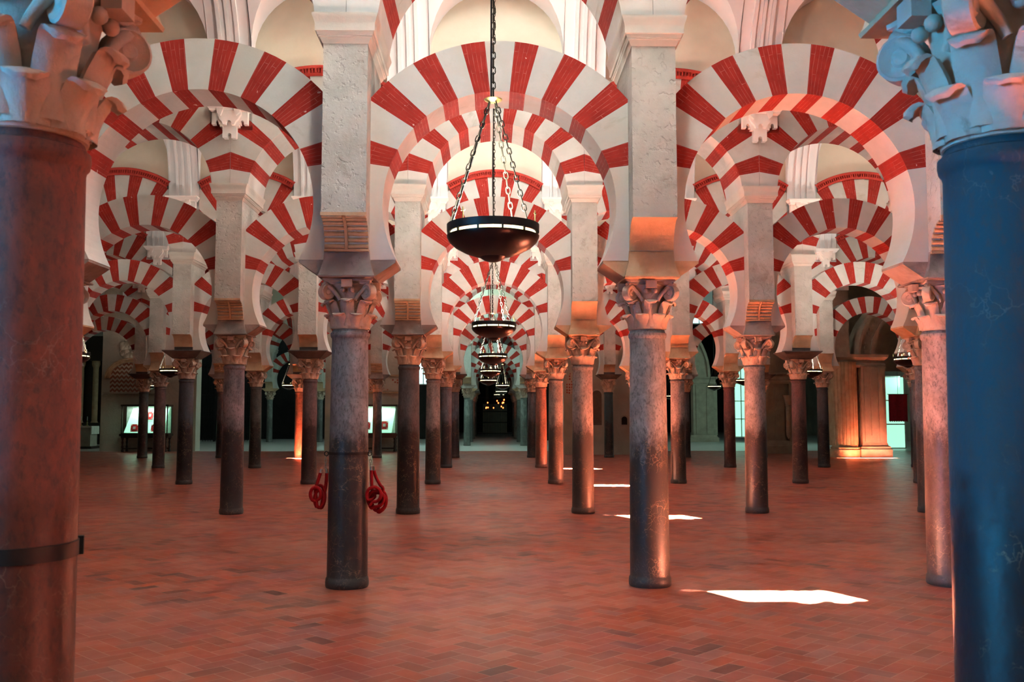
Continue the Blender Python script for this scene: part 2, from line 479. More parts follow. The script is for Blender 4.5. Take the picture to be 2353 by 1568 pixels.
REDS_LOW = [(8.5,18.5),(33,43),(54.5,64),(74.5,84)]
REDS_UP = [(10,20.5),(33,43),(54.5,64),(75,84.5)]
ME_LOW = arch_mesh('lower_arch', 3.98, 3.76, 1.16, 1.69, 3.75, 1.285, 3.21, 0.265, REDS_LOW)
ME_UP = arch_mesh('upper_arch', 5.56, 5.45, 1.20, 2.00, 5.45, 1.498, 5.56, 0.545, REDS_UP)

def lunette_wall():
    m = MB(); n = 40; t = 0.50; top = 9.95
    xs = [-1.4985 + 2.997*i/n for i in range(n+1)]
    zb = [5.45 + sqrt(2.0**2 - x*x) - 0.02 for x in xs]
    for k in range(n):
        x0, x1, z0, z1 = xs[k], xs[k+1], zb[k], zb[k+1]
        m.poly([(x0,-t,z0),(x1,-t,z1),(x1,-t,top),(x0,-t,top)]); m.poly([(x1,t,z1),(x0,t,z0),(x0,t,top),(x1,t,top)])
        m.poly([(x0,t,z0),(x1,t,z1),(x1,-t,z1),(x0,-t,z0)]); m.poly([(x0,-t,top),(x1,-t,top),(x1,t,top),(x0,t,top)])
    for sgn in (0, -1):
        m.poly([(xs[sgn],-t,zb[sgn]),(xs[sgn],t,zb[sgn]),(xs[sgn],t,top),(xs[sgn],-t,top)])
    return m.mesh('lunette_wall', M['lunette'], smooth=30)
def moulding():
    """red arched moulding with a row of dentils, on both faces"""
    m = MB(); Cz = 5.45; am = math.asin(1.135/2.09)
    n = 36
    prof = [(2.00,.50),(2.00,.575),(2.03,.60),(2.045,.60),(2.045,.565),(2.115,.565),(2.115,.615),(2.16,.615),(2.18,.58),(2.18,.50)]
    for sg in (-1, 1):
        rings = []
        for i in range(n+1):
            a = -am + 2*am*i/n
            rings.append([m.vert((r*sin(a), sg*y, Cz + r*cos(a))) for r, y in prof])
        for A, B in zip(rings, rings[1:]):
            for i in range(len(prof)-1): m.face((A[i], A[i+1], B[i+1], B[i]))
        nd = 44
        for i in range(nd):
            a = -am + 2*am*(i+0.5)/nd
            c = Vector((2.078*sin(a), sg*0.585, Cz + 2.078*cos(a)))
            rad = Vector((sin(a), 0, cos(a))); tan = Vector((cos(a), 0, -sin(a)))
            m.obox(c, tan*0.014, Vector((0, 0.022, 0)), rad*0.036)
    return m.mesh('dentil_moulding', M['red_trim'], smooth=30)
ME_LUN = lunette_wall(); ME_MOULD = moulding()

# ------------------------------------------------------------------ pier above the column
HX = 0.215
def pier_body():
    m = MB(); n = 10
    q = [(-0.31 - 0.235*(1-cos(pi/2*i/n)), 3.30 + 0.29*sin(pi/2*i/n)) for i in range(n+1)]
    pts = q + [(-0.545, 5.29), (0.545, 5.29)] + [(-y, z) for y, z in q[::-1]]
    m.extrude(pts, 'x', -HX, HX)
    return m.mesh('pier_shaft', M['pier'], smooth=40)
def rolls():
    """carved rolls under the projecting front, divided by an upright fillet"""
    m = MB(); K = 7
    for sg in (-1,):
        for k in range(K):
            u = (k+0.5)/K
            y = sg*(0.31 + 0.235*(1-cos(pi/2*u)) + 0.004); z = 3.30 + 0.29*sin(pi/2*u)
            r = 0.024 - 0.007*u
            for (xa, xb) in ((-HX+0.002, -0.018), (0.018, HX-0.002)):
                nseg = 10
                A = [m.vert((xa, y + r*cos(2*pi*i/nseg), z + r*sin(2*pi*i/nseg))) for i in range(nseg)]
                B = [m.vert((xb, y + r*cos(2*pi*i/nseg), z + r*sin(2*pi*i/nseg))) for i in range(nseg)]
                for i in range(nseg): m.face((A[i], A[(i+1) % nseg], B[(i+1) % nseg], B[i]))
                m.face(A[::-1]); m.face(B)
        n = 10
        q = [(sg*(0.31 + 0.235*(1-cos(pi/2*i/n))), 3.30 + 0.29*sin(pi/2*i/n)) for i in range(n+1)]
        q2 = [(y + sg*0.028, z - 0.004) for y, z in q]
        m.extrude(q + q2[::-1], 'x', -0.015, 0.015)
        m.box(-HX-0.002, HX+0.002, min(sg*0.30, sg*0.335), max(sg*0.30, sg*0.335), 3.285, 3.305)
        m.box(-HX-0.004, HX+0.004, min(sg*0.535, sg*0.556), max(sg*0.535, sg*0.556), 3.592, 3.625)
    return m.mesh('roll_corbel', M['corbel'], smooth=40)
def cavetto():
    m = MB(); n = 10
    for sg in (-1,):
        q = [(sg*(0.31 + 0.235*(1-cos(pi/2*i/n)) + 0.004), 3.305 + 0.285*sin(pi/2*i/n)) for i in range(n+1)]
        q2 = [(y - sg*0.02, z + 0.004) for y, z in q]
        m.extrude(q + q2[::-1], 'x', -HX-0.003, HX+0.003)
    return m.mesh('cove_corbel', M['corbel'], smooth=40)
def pier_cornice():
    m = MB()
    m.loft_rect([(5.285,0.004),(5.295,0.012),(5.335,0.030),(5.338,0.044),(5.352,0.044),(5.356,0.052),(5.385,0.060),(5.39,0.074),(5.455,0.074),(5.475,0.078),(5.515,0.092),(5.545,0.102),(5.56,0.102)], HX, 0.545)
    return m.mesh('pier_cornice', M['cornice'], smooth=25)
def impost(mat, tall=False, name='impost_block'):
    m = MB()
    zt = 3.215
    m.extrude([(-0.475,zt),(-0.475,zt-0.03),(-0.27,3.045),(0.27,3.045),(0.475,zt-0.03),(0.475,zt)], 'y', -0.262, 0.262)
    m.loft_rect([(3.03,0.055),(3.045,0.06),(3.06,0.05),(3.19,0.012),(3.305,0.004)], HX, 0.295)
    return m.mesh(name, mat, smooth=25)
def impost_wedge():
    m = MB()
    zt = 3.215
    m.loft_rect([(3.03,0.0),(3.04,0.0),(3.20,0.185),(3.222,0.185)], 0.285, 0.262)
    m.loft_rect([(3.222,0.0),(3.305,0.004)], HX, 0.295)
    return m.mesh('impost_block', M['impost_dark'], smooth=25)
ME_PIER = pier_body(); ME_ROLL = rolls(); ME_COVE = cavetto(); ME_CORN = pier_cornice()
ME_IMP = impost(M['impost']); ME_IMPW = impost_wedge(); ME_IMPC = impost(M['corbel'])

# ------------------------------------------------------------------ column
def bell(z):   # radius of the capital's bell, z 0..0.45
    return 0.168 + 0.045*max(0, (z-0.12)/0.33)**1.6
def leaf(m, az, z0, h, w, curl, rr, push=0.0, nu=7, nv=16, th=0.016):
    pts = []
    for j in range(nv+1):
        v = j/nv
        if v < 0.66:
            s = v/0.66
            z = z0 + h*s; r = bell(z) + 0.014 + push*s + 0.035*s**2.4
        else:
            a = (v-0.66)/0.34*radians(curl)
            zt = z0 + h; rt = bell(zt) + 0.014 + push + 0.035
            r = rt + rr*(1-cos(a))*1.15; z = zt + rr*sin(a)
        wd = w*(1.0 - 0.10*v) * (1.0 if v < 0.80 else sqrt(max(0.05, 1-((v-0.80)/0.235)**2)))
        pts.append((r, z, wd, v))
    F = []; B = []
    for r, z, wd, v in pts:
        rowf = []; rowb = []
        for i in range(nu+1):
            u = -1 + 2*i/nu
            bow = 0.016*(1-u*u) - 0.004
            rib = 0.006*math.exp(-(u/0.16)**2)
            ang = az + u*wd/max(r, 0.1)
            R = r + bow*(1 if v < .66 else .5) + rib
            rowf.append(m.vert((R*cos(ang), R*sin(ang), z)))
            R2 = R - th
            dz = 0.0 if v < 0.7 else -th*0.6
            rowb.append(m.vert((R2*cos(ang), R2*sin(ang), z + dz)))
        F.append(rowf); B.append(rowb)
    for j in range(nv):
        for i in range(nu):
            m.face((F[j][i], F[j][i+1], F[j+1][i+1], F[j+1][i])); m.face((B[j][i+1], B[j][i], B[j+1][i], B[j+1][i+1]))
        m.face((B[j][0], F[j][0], F[j+1][0], B[j+1][0])); m.face((F[j][nu], B[j][nu], B[j+1][nu], F[j+1][nu]))
    for i in range(nu):
        m.face((F[nv][i], F[nv][i+1], B[nv][i+1], B[nv][i]))
def volute(m, az, R, z, rad, th):
    """a rolled scroll at a corner: thick disc with a raised spiral rim, axis tangential"""
    ax = Vector((-sin(az), cos(az), 0)); rd = Vector((cos(az), sin(az), 0)); up = Vector((0,0,1))
    c = Vector((R*cos(az), R*sin(az), z))
    n = 22
    prof = [(0.0, th*0.75), (rad*0.30, th*0.80), (rad*0.42, th*0.62), (rad*0.70, th*0.72), (rad*0.88, th*0.95), (rad, th*0.80), (rad*1.02, 0.0)]
    prof = prof + [(r, -t) for r, t in prof[-2::-1]]
    rings = []
    for r, t in prof:
        if r == 0: rings.append([m.vert(c + ax*t)]); continue
        rings.append([m.vert(c + ax*t + r*(cos(2*pi*i/n)*rd + sin(2*pi*i/n)*up)) for i in range(n)])
    for A, B in zip(rings, rings[1:]):
        for i in range(n):
            j = (i+1) % n
            if len(A) == 1: m.face((A[0], B[i], B[j]))
            elif len(B) == 1: m.face((A[j], A[i], B[0]))
            else: m.face((A[i], A[j], B[j], B[i]))
def capital_mesh(name, seed, slim=False):
    m = MB(); rnd = random.Random(seed)
    prof = [(0.150,-0.012),(0.172,-0.008),(0.178,0.012),(0.170,0.03)] + [(bell(z), z) for z in (0.05,0.12,0.2,0.28,0.34,0.40)] + [(0.235,0.435),(0.20,0.45)]
    m.lathe(prof, 32)
    for k in range(8):
        leaf(m, 2*pi*k/8 + pi/8, 0.0, 0.125, 0.071, 190 + rnd.uniform(-12, 8), 0.020 + rnd.uniform(-.003, .003), 0.004)
    for k in range(8):
        leaf(m, 2*pi*k/8, 0.02, 0.235 + rnd.uniform(-.012, .006), 0.071, 195, 0.023, 0.012)
    for k in range(4):
        az = pi/4 + k*pi/2
        # stalk running up to the scroll
        for sgn in (-1, 1):
            p = []
            for j in range(9):
                s = j/8
                a2 = az + sgn*(0.42*(1-s)**1.2)
                r = 0.215 + 0.105*s**1.8; p.append((r*cos(a2), r*sin(a2), 0.27 + 0.165*s**0.8))
            m.tube(p, [0.018+0.010*j/8 for j in range(9)], 8)
        volute(m, az, 0.292, 0.352, 0.080 + rnd.uniform(-.004, .004), 0.044)
        # small inner helices and boss
        az2 = k*pi/2
        for sgn in (-1, 1):
            m.ball((0.228*cos(az2+sgn*0.20), 0.228*sin(az2+sgn*0.20), 0.375), 0.028, 10, 6)
        m.obox((0.262*cos(az2), 0.262*sin(az2), 0.432), Vector((cos(az2), sin(az2), 0))*0.032, Vector((-sin(az2), cos(az2), 0))*0.052, Vector((0,0,0.036)))
    # abacus with hollow sides
    def ab(hw, cut, z):
        pts = []
        for k in range(4):
            a0 = k*pi/2 - pi/4; 
            c0 = Vector((cos(a0), sin(a0)))*hw*sqrt(2); c1 = Vector((cos(a0+pi/2), sin(a0+pi/2)))*hw*sqrt(2)
            for i in range(9):
                s = (i+0.35)/8.7
                p = c0.lerp(c1, s); inward = Vector((cos(k*pi/2), sin(k*pi/2)))
                p = p - inward*cut*sin(pi*s)
                pts.append((p.x, p.y))
        return pts
    rings = []
    for hw, z in ((0.225,0.430),(0.238,0.440),(0.242,0.462),(0.256,0.468),(0.258,0.492)):
        rings.append([m.vert((x, y, z)) for x, y in ab(hw, 0.055, z)])
    n = len(rings[0])
    for A, B in zip(rings, rings[1:]):
        for i in range(n): m.face((A[i], A[(i+1) % n], B[(i+1) % n], B[i]))
    m.face(rings[0][::-1]); m.face(rings[-1])
    return m.mesh(name, M['capital'], smooth=50)
ME_CAP = [capital_mesh('capital', 1), capital_mesh('capital', 5), capital_mesh('capital', 9)]
CAPZ = 2.545
def shaft_mesh(r):
    m = MB(); k = r/0.197
    prof = [(r*1.02,0.0),(r*1.06,0.012),(r*1.07,0.05),(r*1.045,0.085),(r*1.0,0.10),(r*0.998,0.11)]
    for i in range(1, 15):
        s = i/14; prof.append((r*(0.998 - 0.10*s + 0.015*sin(pi*s)), 0.11 + 2.33*s))
    rt = r*0.898
    prof += [(rt*1.02,2.455),(rt*1.07,2.465),(rt*1.09,2.485),(rt*1.08,2.505),(rt*1.01,2.512),(rt*1.005,2.52),(rt*0.96,2.536)]
    m.lathe(prof, 48)
    return m.mesh('column_shaft', M['shaft'], smooth=40)
SHAFTS = {}
def shaft(r):
    r = round(r, 3)
    if r not in SHAFTS: SHAFTS[r] = shaft_mesh(r)
    return SHAFTS[r]

ORD = ['nearest', 'second', 'third', 'fourth', 'fifth', 'sixth']
def bayname(k):
    if k == 0: return 'spanning the central aisle'
    n = abs(k); o = ['first','second','third','fourth','fifth','sixth','seventh'][n-1]
    return f'{o} bay {"right" if k > 0 else "left"} of aisle'
def colname(k):     # k = half-integer
    n = int(abs(k)+0.5); o = ['first','second','third','fourth','fifth','sixth','seventh'][n-1]
    return f'{o} {"right" if k > 0 else "left"} of aisle'
ARC = ['front arcade', 'second arcade from front', 'third arcade from front', 'fourth arcade from front', 'fifth arcade from front', 'sixth arcade from front']

def make_column(x, y, tone, dark, r, cap, label, group, rz=0.0, rope_like=None):
    t = thing('marble_column', label, 'column', (x, y, 0), 0.0, group)
    s = link('shaft', shaft(r), t, (0,0,0), rz); s.color = (*tone, dark)
    c = link('capital', ME_CAP[cap], t, (0,0,CAPZ), (cap*pi/2))
    k = r*0.898/0.177
    c.scale = (0.55+0.45*k if k > 1 else 1.0, 0.55+0.45*k if k > 1 else 1.0, 1)
    return t
def make_pier(x, y, variant, label, group):
    t = thing('masonry_pier', label, 'pier', (x, y, 0), 0, group)
    link('impost_block', {0: ME_IMP, 1: ME_IMPC, 2: ME_IMPW, 3: ME_IMP}[variant], t)
    link('pier_shaft', ME_PIER, t)
    link('cornice', ME_CORN, t)
    if variant in (0, 3): link('roll_corbel', ME_ROLL, t)
    else: link('cove_corbel', ME_COVE, t)
    return t

# ------------------------------------------------------------------ bracket carrying the vault
def bracket_mesh():
    m = MB()
    def arch_notch(x0, x1, z, h, n=6):      # points of a small arched notch going up from z
        c = (x0+x1)/2; r = (x1-x0)/2
        return [(x0, z)] + [(c - r*cos(pi*i/n), z + h - r + r*sin(pi*i/n)) for i in range(n+1)] + [(x1, z)]
    W = [(-0.30,6.80),(-0.30,6.565)] + [(-0.265,6.565)] + arch_notch(-0.235,-0.185,6.565,0.07)[0:] + [(-0.16,6.565),(-0.16,6.525),(-0.115,6.525),(-0.115,6.345)]
    W += [(-0.10,6.33)] + arch_notch(-0.035,0.035,6.33,0.085) + [(0.10,6.33),(0.115,6.345),(0.115,6.525),(0.16,6.525),(0.16,6.565),(0.185,6.565)]
    W += arch_notch(0.185,0.235,6.565,0.07)[1:] + [(0.265,6.565),(0.30,6.565),(0.30,6.80)]
    # clean duplicates
    pts = [W[0]]
    for p in W[1:]:
        if math.dist(p, pts[-1]) > 1e-5: pts.append(p)
    m.extrude(pts, 'y', -0.10, 0.0)
    # second, smaller stepped layer in front
    Q = [(-0.20,6.82),(-0.20,6.72),(-0.155,6.64),(-0.115,6.60),(-0.09,6.545)] + arch_notch(-0.045,0.045,6.545,0.075) + [(0.09,6.545),(0.115,6.60),(0.155,6.64),(0.20,6.72),(0.20,6.82)]
    m.extrude(Q, 'y', -0.165, -0.09)
    for s in (-1, 1): m.extrude([(s*0.08,6.82),(s*0.20,6.82),(s*0.19,6.74),(s*0.13,6.69)][::s], 'y', -0.20, -0.15)
    # cornice slab
    lv = [(6.775,0.0),(6.79,0.03),(6.81,0.035),(6.835,0.055),(6.86,0.075),(6.88,0.08),(6.895,0.08)]
    rings = []
    for z, p in lv:
        x = 0.295+p; y = -(0.13+p*1.6)
        rings.append([m.vert(q) for q in ((-x,y,z),(x,y,z),(x,0,z),(-x,0,z))])
    for a, b in zip(rings, rings[1:]):
        for i in range(4): m.face((a[i], a[(i+1)%4], b[(i+1)%4], b[i]))
    m.face(rings[0][::-1]); m.face(rings[-1])
    return m.mesh('vault_bracket', M['bracket'], smooth=25)
ME_BRK = bracket_mesh()

# ------------------------------------------------------------------ vault over one nave
def vault_mesh(name, b, bays, holes):
    """b: half width of the nave; bays: bay indices; holes: {bay: (xa,xb,phi0,phi1)}; local origin at nave centre, x relative to X0"""
    m = MB(); zs = 6.895; H = 2.88; lr, lc = 1.14, 7.85
    def P(x, ph, off=0.0):
        return (x, -(b-off)*cos(ph), zs + (H-off)*sin(ph))
    def phimin(xl):
        if abs(xl) > lr - 1e-6: return 0.0
        z = lc + sqrt(lr*lr - xl*xl); return math.asin((z-zs)/H)
    NP = 34
    for k in bays:
        xc = k*3.0
        xl = [-1.5,-1.5] ; 
        base = [(-1.5,.07),(-1.475,.07),(-1.475,.03),(-1.385,.03),(-1.385,.07),(-1.325,.07),(-1.325,0.0),(-1.2,0.0),(-lr,0.0)]
        inner = [(-lr+1e-4, 0.0)] + [(-lr*cos(pi*i/20), 0.0) for i in range(1, 20)] + [(lr-1e-4, 0.0)]
        cols = base + inner + [(-x, o) for x, o in base[::-1]]
        hole = holes.get(k)
        if hole:
            xs = set(round(x, 5) for x, _ in cols)
            for hx in (hole[0], hole[1]):
                cols.append((hx, 0.0))
            cols.sort(key=lambda q: q[0])
            # re-order the duplicates of the rib edges
            left = [c for c in cols if c[0] < -1.16]; 
            cols = base[:-1] + [c for c in cols if -1.16 <= c[0] <= 1.16] + [(-x, o) for x, o in base[::-1]][1:]
        prev = None
        for x, o in cols:
            p0 = phimin(x)
            phs = [p0 + (pi-2*p0)*j/NP for j in range(NP+1)]
            if hole:
                # snap two samples on the hole borders
                j = min(range(1, NP-1), key=lambda q: abs(phs[q]-hole[2])); j2 = min(range(j+1, NP), key=lambda q: abs(phs[q]-hole[3]))
                phs[j] = hole[2]; phs[j2] = hole[3]
                js = (j, j2)
            else: js = None
            ring = [m.vert((xc+x,)+P(0, ph, o)[1:]) for ph in phs]
            lip = [m.vert((xc+x, sg*(b+0.06), P(0, p0, o)[2])) for sg in (-1, 1)]
            if prev is not None:
                pr, px, pj, _l = prev
                for j in range(NP):
                    if hole and hole[0]-1e-4 <= px and x <= hole[1]+1e-4 and hole[2]-1e-6 <= phs[j] and phs[j+1] <= hole[3]+1e-6: continue
                    m.face((pr[j], pr[j+1], ring[j+1], ring[j]))
            if prev is not None and (x <= -lr+1e-6 or prev[1] >= lr-1e-6):
                m.face((prev[3][0], prev[0][0], ring[0], lip[0])); m.face((prev[0][-1], prev[3][1], lip[1], ring[-1]))
            prev = (ring, x, js, lip)
        # lunette tunnels (both sides)
        for sg in (-1, 1):
            ring_prev = None
            path = []
            for i in range(25): path.append((-lr, zs + (lc-zs)*i/24))
            path += [(-lr*cos(pi*i/20), lc + lr*sin(pi*i/20)) for i in range(1, 20)]
            for i in range(25): path.append((lr, lc - (lc-zs)*i/24))
            for x, z in path:
                ph = math.asin(min(1, (z-zs)/H)); y = b*cos(ph) - (0.012 if abs(x) > lr-1e-6 else 0.0)
                a = m.vert((xc+x, sg*(b+0.05), z)); c = m.vert((xc+x, sg*y, z))
                if ring_prev: m.face((ring_prev[0], ring_prev[1], c, a))
                ring_prev = (a, c)
        # strips of wall behind the springing between lunette and rib: closing wall
        for sg in (-1, 1):
            for s in (-1, 1):
                m.poly([(xc+s*1.5, sg*(b+0.0), 6.5),(xc+s*1.14, sg*(b+0.0), 6.5),(xc+s*1.14, sg*b, zs),(xc+s*1.5, sg*b, zs)])
        if hole:   # shaft up to the roof opening
            x0, x1, p0, p1 = hole
            a = [P(x0, p0), P(x1, p0), P(x1, p1), P(x0, p1)]
            top = [(q[0], q[1], q[2]+0.35) for q in a]
            for i in range(4):
                j = (i+1) % 4
                m.poly([(xc+a[i][0], a[i][1], a[i][2]), (xc+a[j][0], a[j][1], a[j][2]), (xc+top[j][0], top[j][1], top[j][2]), (xc+top[i][0], top[i][1], top[i][2])])
    return m.mesh(name, M['vault'], smooth=22)
# ------------------------------------------------------------------ camera
cam = bpy.data.cameras.new('camera'); co = bpy.data.objects.new('camera', cam); COL.objects.link(co)
co.location = (0, 0, 1.70); co.rotation_euler = (radians(90+4.38), 0, radians(-1.25))
cam.sensor_width = 36.0; cam.lens = 2178/2353*36.0; cam.clip_end = 300
cam.dof.use_dof = True; cam.dof.focus_distance = 13.0; cam.dof.aperture_fstop = 6.3
SC.camera = co
SC.view_settings.view_transform = 'Standard'; SC.view_settings.look = 'None'
SC.view_settings.gamma = 1.0; SC.view_settings.use_curve_mapping = False
SC.view_settings.exposure = 0.0

# ------------------------------------------------------------------ arcades
BAYS = {0: range(-2, 3), 1: range(-2, 3), 2: range(-3, 4), 3: range(-4, 5), 4: range(-5, 6), 5: range(-6, 7)}
# column looks: (tone rgb, darkness of the polished lower part, radius, capital, words)
GREY = (0.20,0.20,0.21); MAUVE = (0.25,0.19,0.19); PINK = (0.38,0.29,0.26); RED = (0.13,0.045,0.040); BLACK = (0.05,0.055,0.06)
LOOK = {
 (0,-0.5): ((0.22,0.066,0.045), 0.50, 0.186, 0, 'large reddish brown column with an iron strap round its shaft'),
 (0, 0.5): ((0.003,0.040,0.064), 0.80, 0.190, 1, 'large dark blue-black marble column, nearest at the right edge'),
 (1,-1.5): (GREY, 1.0, 0.197, 2, 'grey column mostly hidden behind the large brown column'),
 (1,-0.5): ((0.25,0.26,0.28), 1.0, 0.200, 0, 'grey marble column with an iron band and red ropes hanging at its sides'),
 (1, 0.5): ((0.31,0.30,0.29), 1.0, 0.197, 1, 'speckled grey marble column with pale cracks in its black polished foot'),
 (1, 1.5): (PINK, 0.85, 0.200, 2, 'pinkish marble column half hidden by the dark blue-black column'),
 (2,-1.5): ((0.27,0.23,0.26), 0.95, 0.190, 2, 'mauve grey marble column standing alone between brown and roped columns'),
 (2,-0.5): ((0.10,0.10,0.11), 1.0, 0.195, 0, 'nearly black marble column just right of the roped column'),
 (2, 0.5): ((0.34,0.29,0.28), 0.95, 0.190, 1, 'pinkish grey marble column right of the aisle, lit orange at its foot'),
 (2, 1.5): ((0.34,0.32,0.31), 1.0, 0.190, 2, 'pale grey column with blackened foot, alone right of the speckled column'),
 (3,-2.5): ((0.07,0.08,0.10), 1.0, 0.185, 1, 'blue-black column in front of the lit case with red books'),
 (3,-1.5): ((0.17,0.11,0.115), 0.9, 0.185, 0, 'purplish brown column immediately left of the roped column'),
 (3,-0.5): ((0.26,0.22,0.21), 1.0, 0.185, 1, 'grey-brown column with black lower half, left side of the aisle'),
 (3, 0.5): ((0.30,0.22,0.19), 0.9, 0.185, 0, 'grey-brown column glowing orange on its right, right side of the aisle'),
 (3, 1.5): ((0.30,0.25,0.24), 1.0, 0.185, 1, 'pinkish column with black lower half just right of the speckled column'),
 (3, 2.5): ((0.16,0.075,0.07), 0.85, 0.185, 2, 'dark red marble column in front of the fluted pier'),
}
import itertools
def look(i, k):
    if (i, k) in LOOK: return LOOK[(i, k)]
    rnd = random.Random(i*100 + int(k*2) + 900)
    tone = rnd.choice([GREY, MAUVE, BLACK, (0.15,0.15,0.17), (0.18,0.10,0.10)])
    ov = {(4,-3.5): (0.17,0.10,0.10), (4,2.5): (0.20,0.08,0.08), (4,0.5): (0.30,0.12,0.08), (5,-2.5): (0.38,0.15,0.09), (5,1.5): (0.03,0.07,0.08),
          (4,-0.5): (0.14,0.15,0.18), (5,-0.5): (0.17,0.19,0.24), (5,0.5): (0.14,0.17,0.20), (4,3.5): (0.07,0.07,0.08), (5,-4.5): (0.13,0.14,0.14), (4,-2.5): (0.12,0.12,0.11)}
    dk = 0.9
    if (i, k) in ((5,-2.5),): dk = 0.15
    if (i, k) == (4, 0.5): dk = 0.5
    tone = ov.get((i, k), tone)
    names = {0.2: 'grey'}
    avg = sum(tone)/3
    w = 'dark red' if tone[0] > 1.6*tone[2] and avg < .14 else 'reddish' if tone[0] > 1.5*tone[2] else 'blue-grey' if tone[2] > tone[0]*1.12 and avg > .1 else 'black' if avg < .09 else 'grey'
    lab = f'{w} marble column, {ARC[i]}, {colname(k)}'
    return (tone, dk, 0.185, (i+int(k*2)) % 3, lab)
TOO = {}
for i, y in enumerate(ROWY):
    bays = BAYS[i]
    for k in range(bays[0], bays[-1]+2):
        kk = k - 0.5
        x = X0 + kk*S
        if i == 0:
            x += 0.025 if kk == 0.5 else (-0.01 if kk == -0.5 else 0)
        if i == 5 and kk >= 4.5: continue           # the stone pier stands here
        tone, dk, r, cp, lab = look(i, kk)
        g = f'columns of the {ARC[i]}'
        t = make_column(x, y, tone, dk, r, cp, lab, g, rz=(i*1.3 + kk*2.1))
        var = {(1,-0.5): 0, (1,0.5): 1, (1,1.5): 3, (2,0.5): 1, (2,-0.5): 3, (2,-1.5): 0, (2,1.5): 3, (3,-0.5): 1, (3,0.5): 1, (3,-1.5): 2, (3,-2.5): 2, (3,2.5): 2, (3,1.5): 1, (0,-0.5): 1, (0,0.5): 1}.get((i, kk), [3,1,2,1][(i*3 + int(kk*2)) % 4])
        vw = {0: 'carved rolls', 1: 'a plain cove', 2: 'a dark wedge impost', 3: 'carved rolls'}[var]
        make_pier(X0 + kk*S, y, var, f'pier with {vw}, {ARC[i]}, {colname(kk)}', f'piers of the {ARC[i]}')
        if i > 0:
            b = link('vault_bracket', ME_BRK, None, (X0+kk*S, y-0.545, 0))
            tag(b, f'white vault bracket, {ARC[i]}, {colname(kk)}', 'bracket', f'vault brackets on the {ARC[i]}', 'thing')
    for k in bays:
        if i == 5 and k >= 4: continue
        bn = bayname(k); pre = 'over' if k == 0 else 'in'
        a = link('horseshoe_arch', ME_LOW, None, (X0+k*S, y, 0))
        tag(a, f'lower red and cream horseshoe arch, {ARC[i]}, {bn}', 'arch', f'lower arches of the {ARC[i]}', 'thing')
        t = thing('upper_arch', f'upper red and cream arch, {ARC[i]}, {bn}', 'arch', (X0+k*S, y, 0), 0, f'upper arches of the {ARC[i]}')
        link('voussoir_ring', ME_UP, t)
        link('lunette_wall', ME_LUN, t)
        link('dentil_moulding', ME_MOULD, t)

# ------------------------------------------------------------------ vaults (ceiling) and shell
SUN = Vector((0.570, 0.120, -1.0))
HOLE = (-0.32, 0.96, radians(180-61.5), radians(180-47.3))     # rectangle on the far haunch of the vault
HOLE2 = {0: HOLE}
naves = [(-4.0, 2.9), (2.9, 9.54)] + [(ROWY[i], ROWY[i+1]) for i in range(1, 5)] + [(36.98, 43.84)]
allb = range(-8, 9)
vm_c = vault_mesh('vault', 2.885, allb, {-1: HOLE})
HOLEA = (0.0, 0.96, HOLE[2], HOLE[3])
HOLEE = (-1.05, 1.05, radians(180-60.0), radians(180-56.5)); HOLEW = (-1.0, -0.2, HOLE[2], HOLE[3])
vm_a = vault_mesh('vault', 2.885, allb, {-1: HOLEA})
vm_n = vault_mesh('vault', 2.885, allb, {})
vm_e = vault_mesh('vault', 2.885, allb, {-4: HOLEW, 3: HOLEE})
for q, (ya, yb) in enumerate(naves):
    me = {0: vm_a, 1: vm_c, 2: vm_c, 3: vm_c, 4: vm_c, 5: vm_e, 6: vm_n}[q]
    o = struct('ceiling', me, (X0, (ya+yb)/2, 0))
    ys = (yb-ya)/2/3.43 if q == 1 else 1.0
    if q == 0: ya -= 0.4
    # unseen slab added to block stray sun, open only above the skylights
    hs = {0: [(-1, HOLEA)], 1: [(-1, HOLE)], 2: [(-1, HOLE)], 3: [(-1, HOLE)], 4: [(-1, HOLE)], 5: [(-4, HOLEW), (3, HOLEE)], 6: []}[q]
    cuts = []
    for k, (xa, xb, pa, pb) in hs:
        yc = (naves[q][0]+naves[q][1])/2; P4 = []
        for x in (xa, xb):
            for p in (pa, pb):
                z = 6.895 + 2.88*sin(p); y = yc - 2.885*ys*cos(p); f = 10.0 - z
                P4.append((X0+k*3+x + SUN.x*-1*f, y - SUN.y*f))
        cuts.append((min(a for a, _ in P4)-.06, max(a for a, _ in P4)+.06, min(b for _, b in P4)-.06, max(b for _, b in P4)+.06))
    cuts.sort(); m = MB(); xs = -26.0
    for (cx0, cx1, cy0, cy1) in cuts:
        m.box(xs, cx0, ya, yb, 10.0, 10.06); m.box(cx0, cx1, ya, cy0, 10.0, 10.06); m.box(cx0, cx1, cy1, yb, 10.0, 10.06); xs = cx1
    m.box(xs, 26.0, ya, yb, 10.0, 10.06)
    struct('ceiling', m.mesh('sun_block_slab', M['vault'], 0))
    if q == 1: o.scale = (1, (yb-ya)/2/3.43, 1)
def slab(name, x0, x1, y0, y1, z0, z1, mat, label=None):
    m = MB(); m.box(x0, x1, y0, y1, z0, z1); return struct(name, m.mesh(name, mat, smooth=0), label=label)
for i, y in enumerate(ROWY):                     # plain upper wall where the arcades run on out of sight
    k1 = BAYS[i][-1]
    for s in (-1, 1):
        a, b = sorted((X0 + s*(k1*3+1.5), s*25.6))
        slab('wall_upper', a, b, y-0.52, y+0.52, 5.6, 9.95, M['lunette'])
slab('wall_upper', X0+10.5, X0+19.5, ROWY[5]-0.5, ROWY[5]+0.5, 7.3, 9.95, M['lunette'])
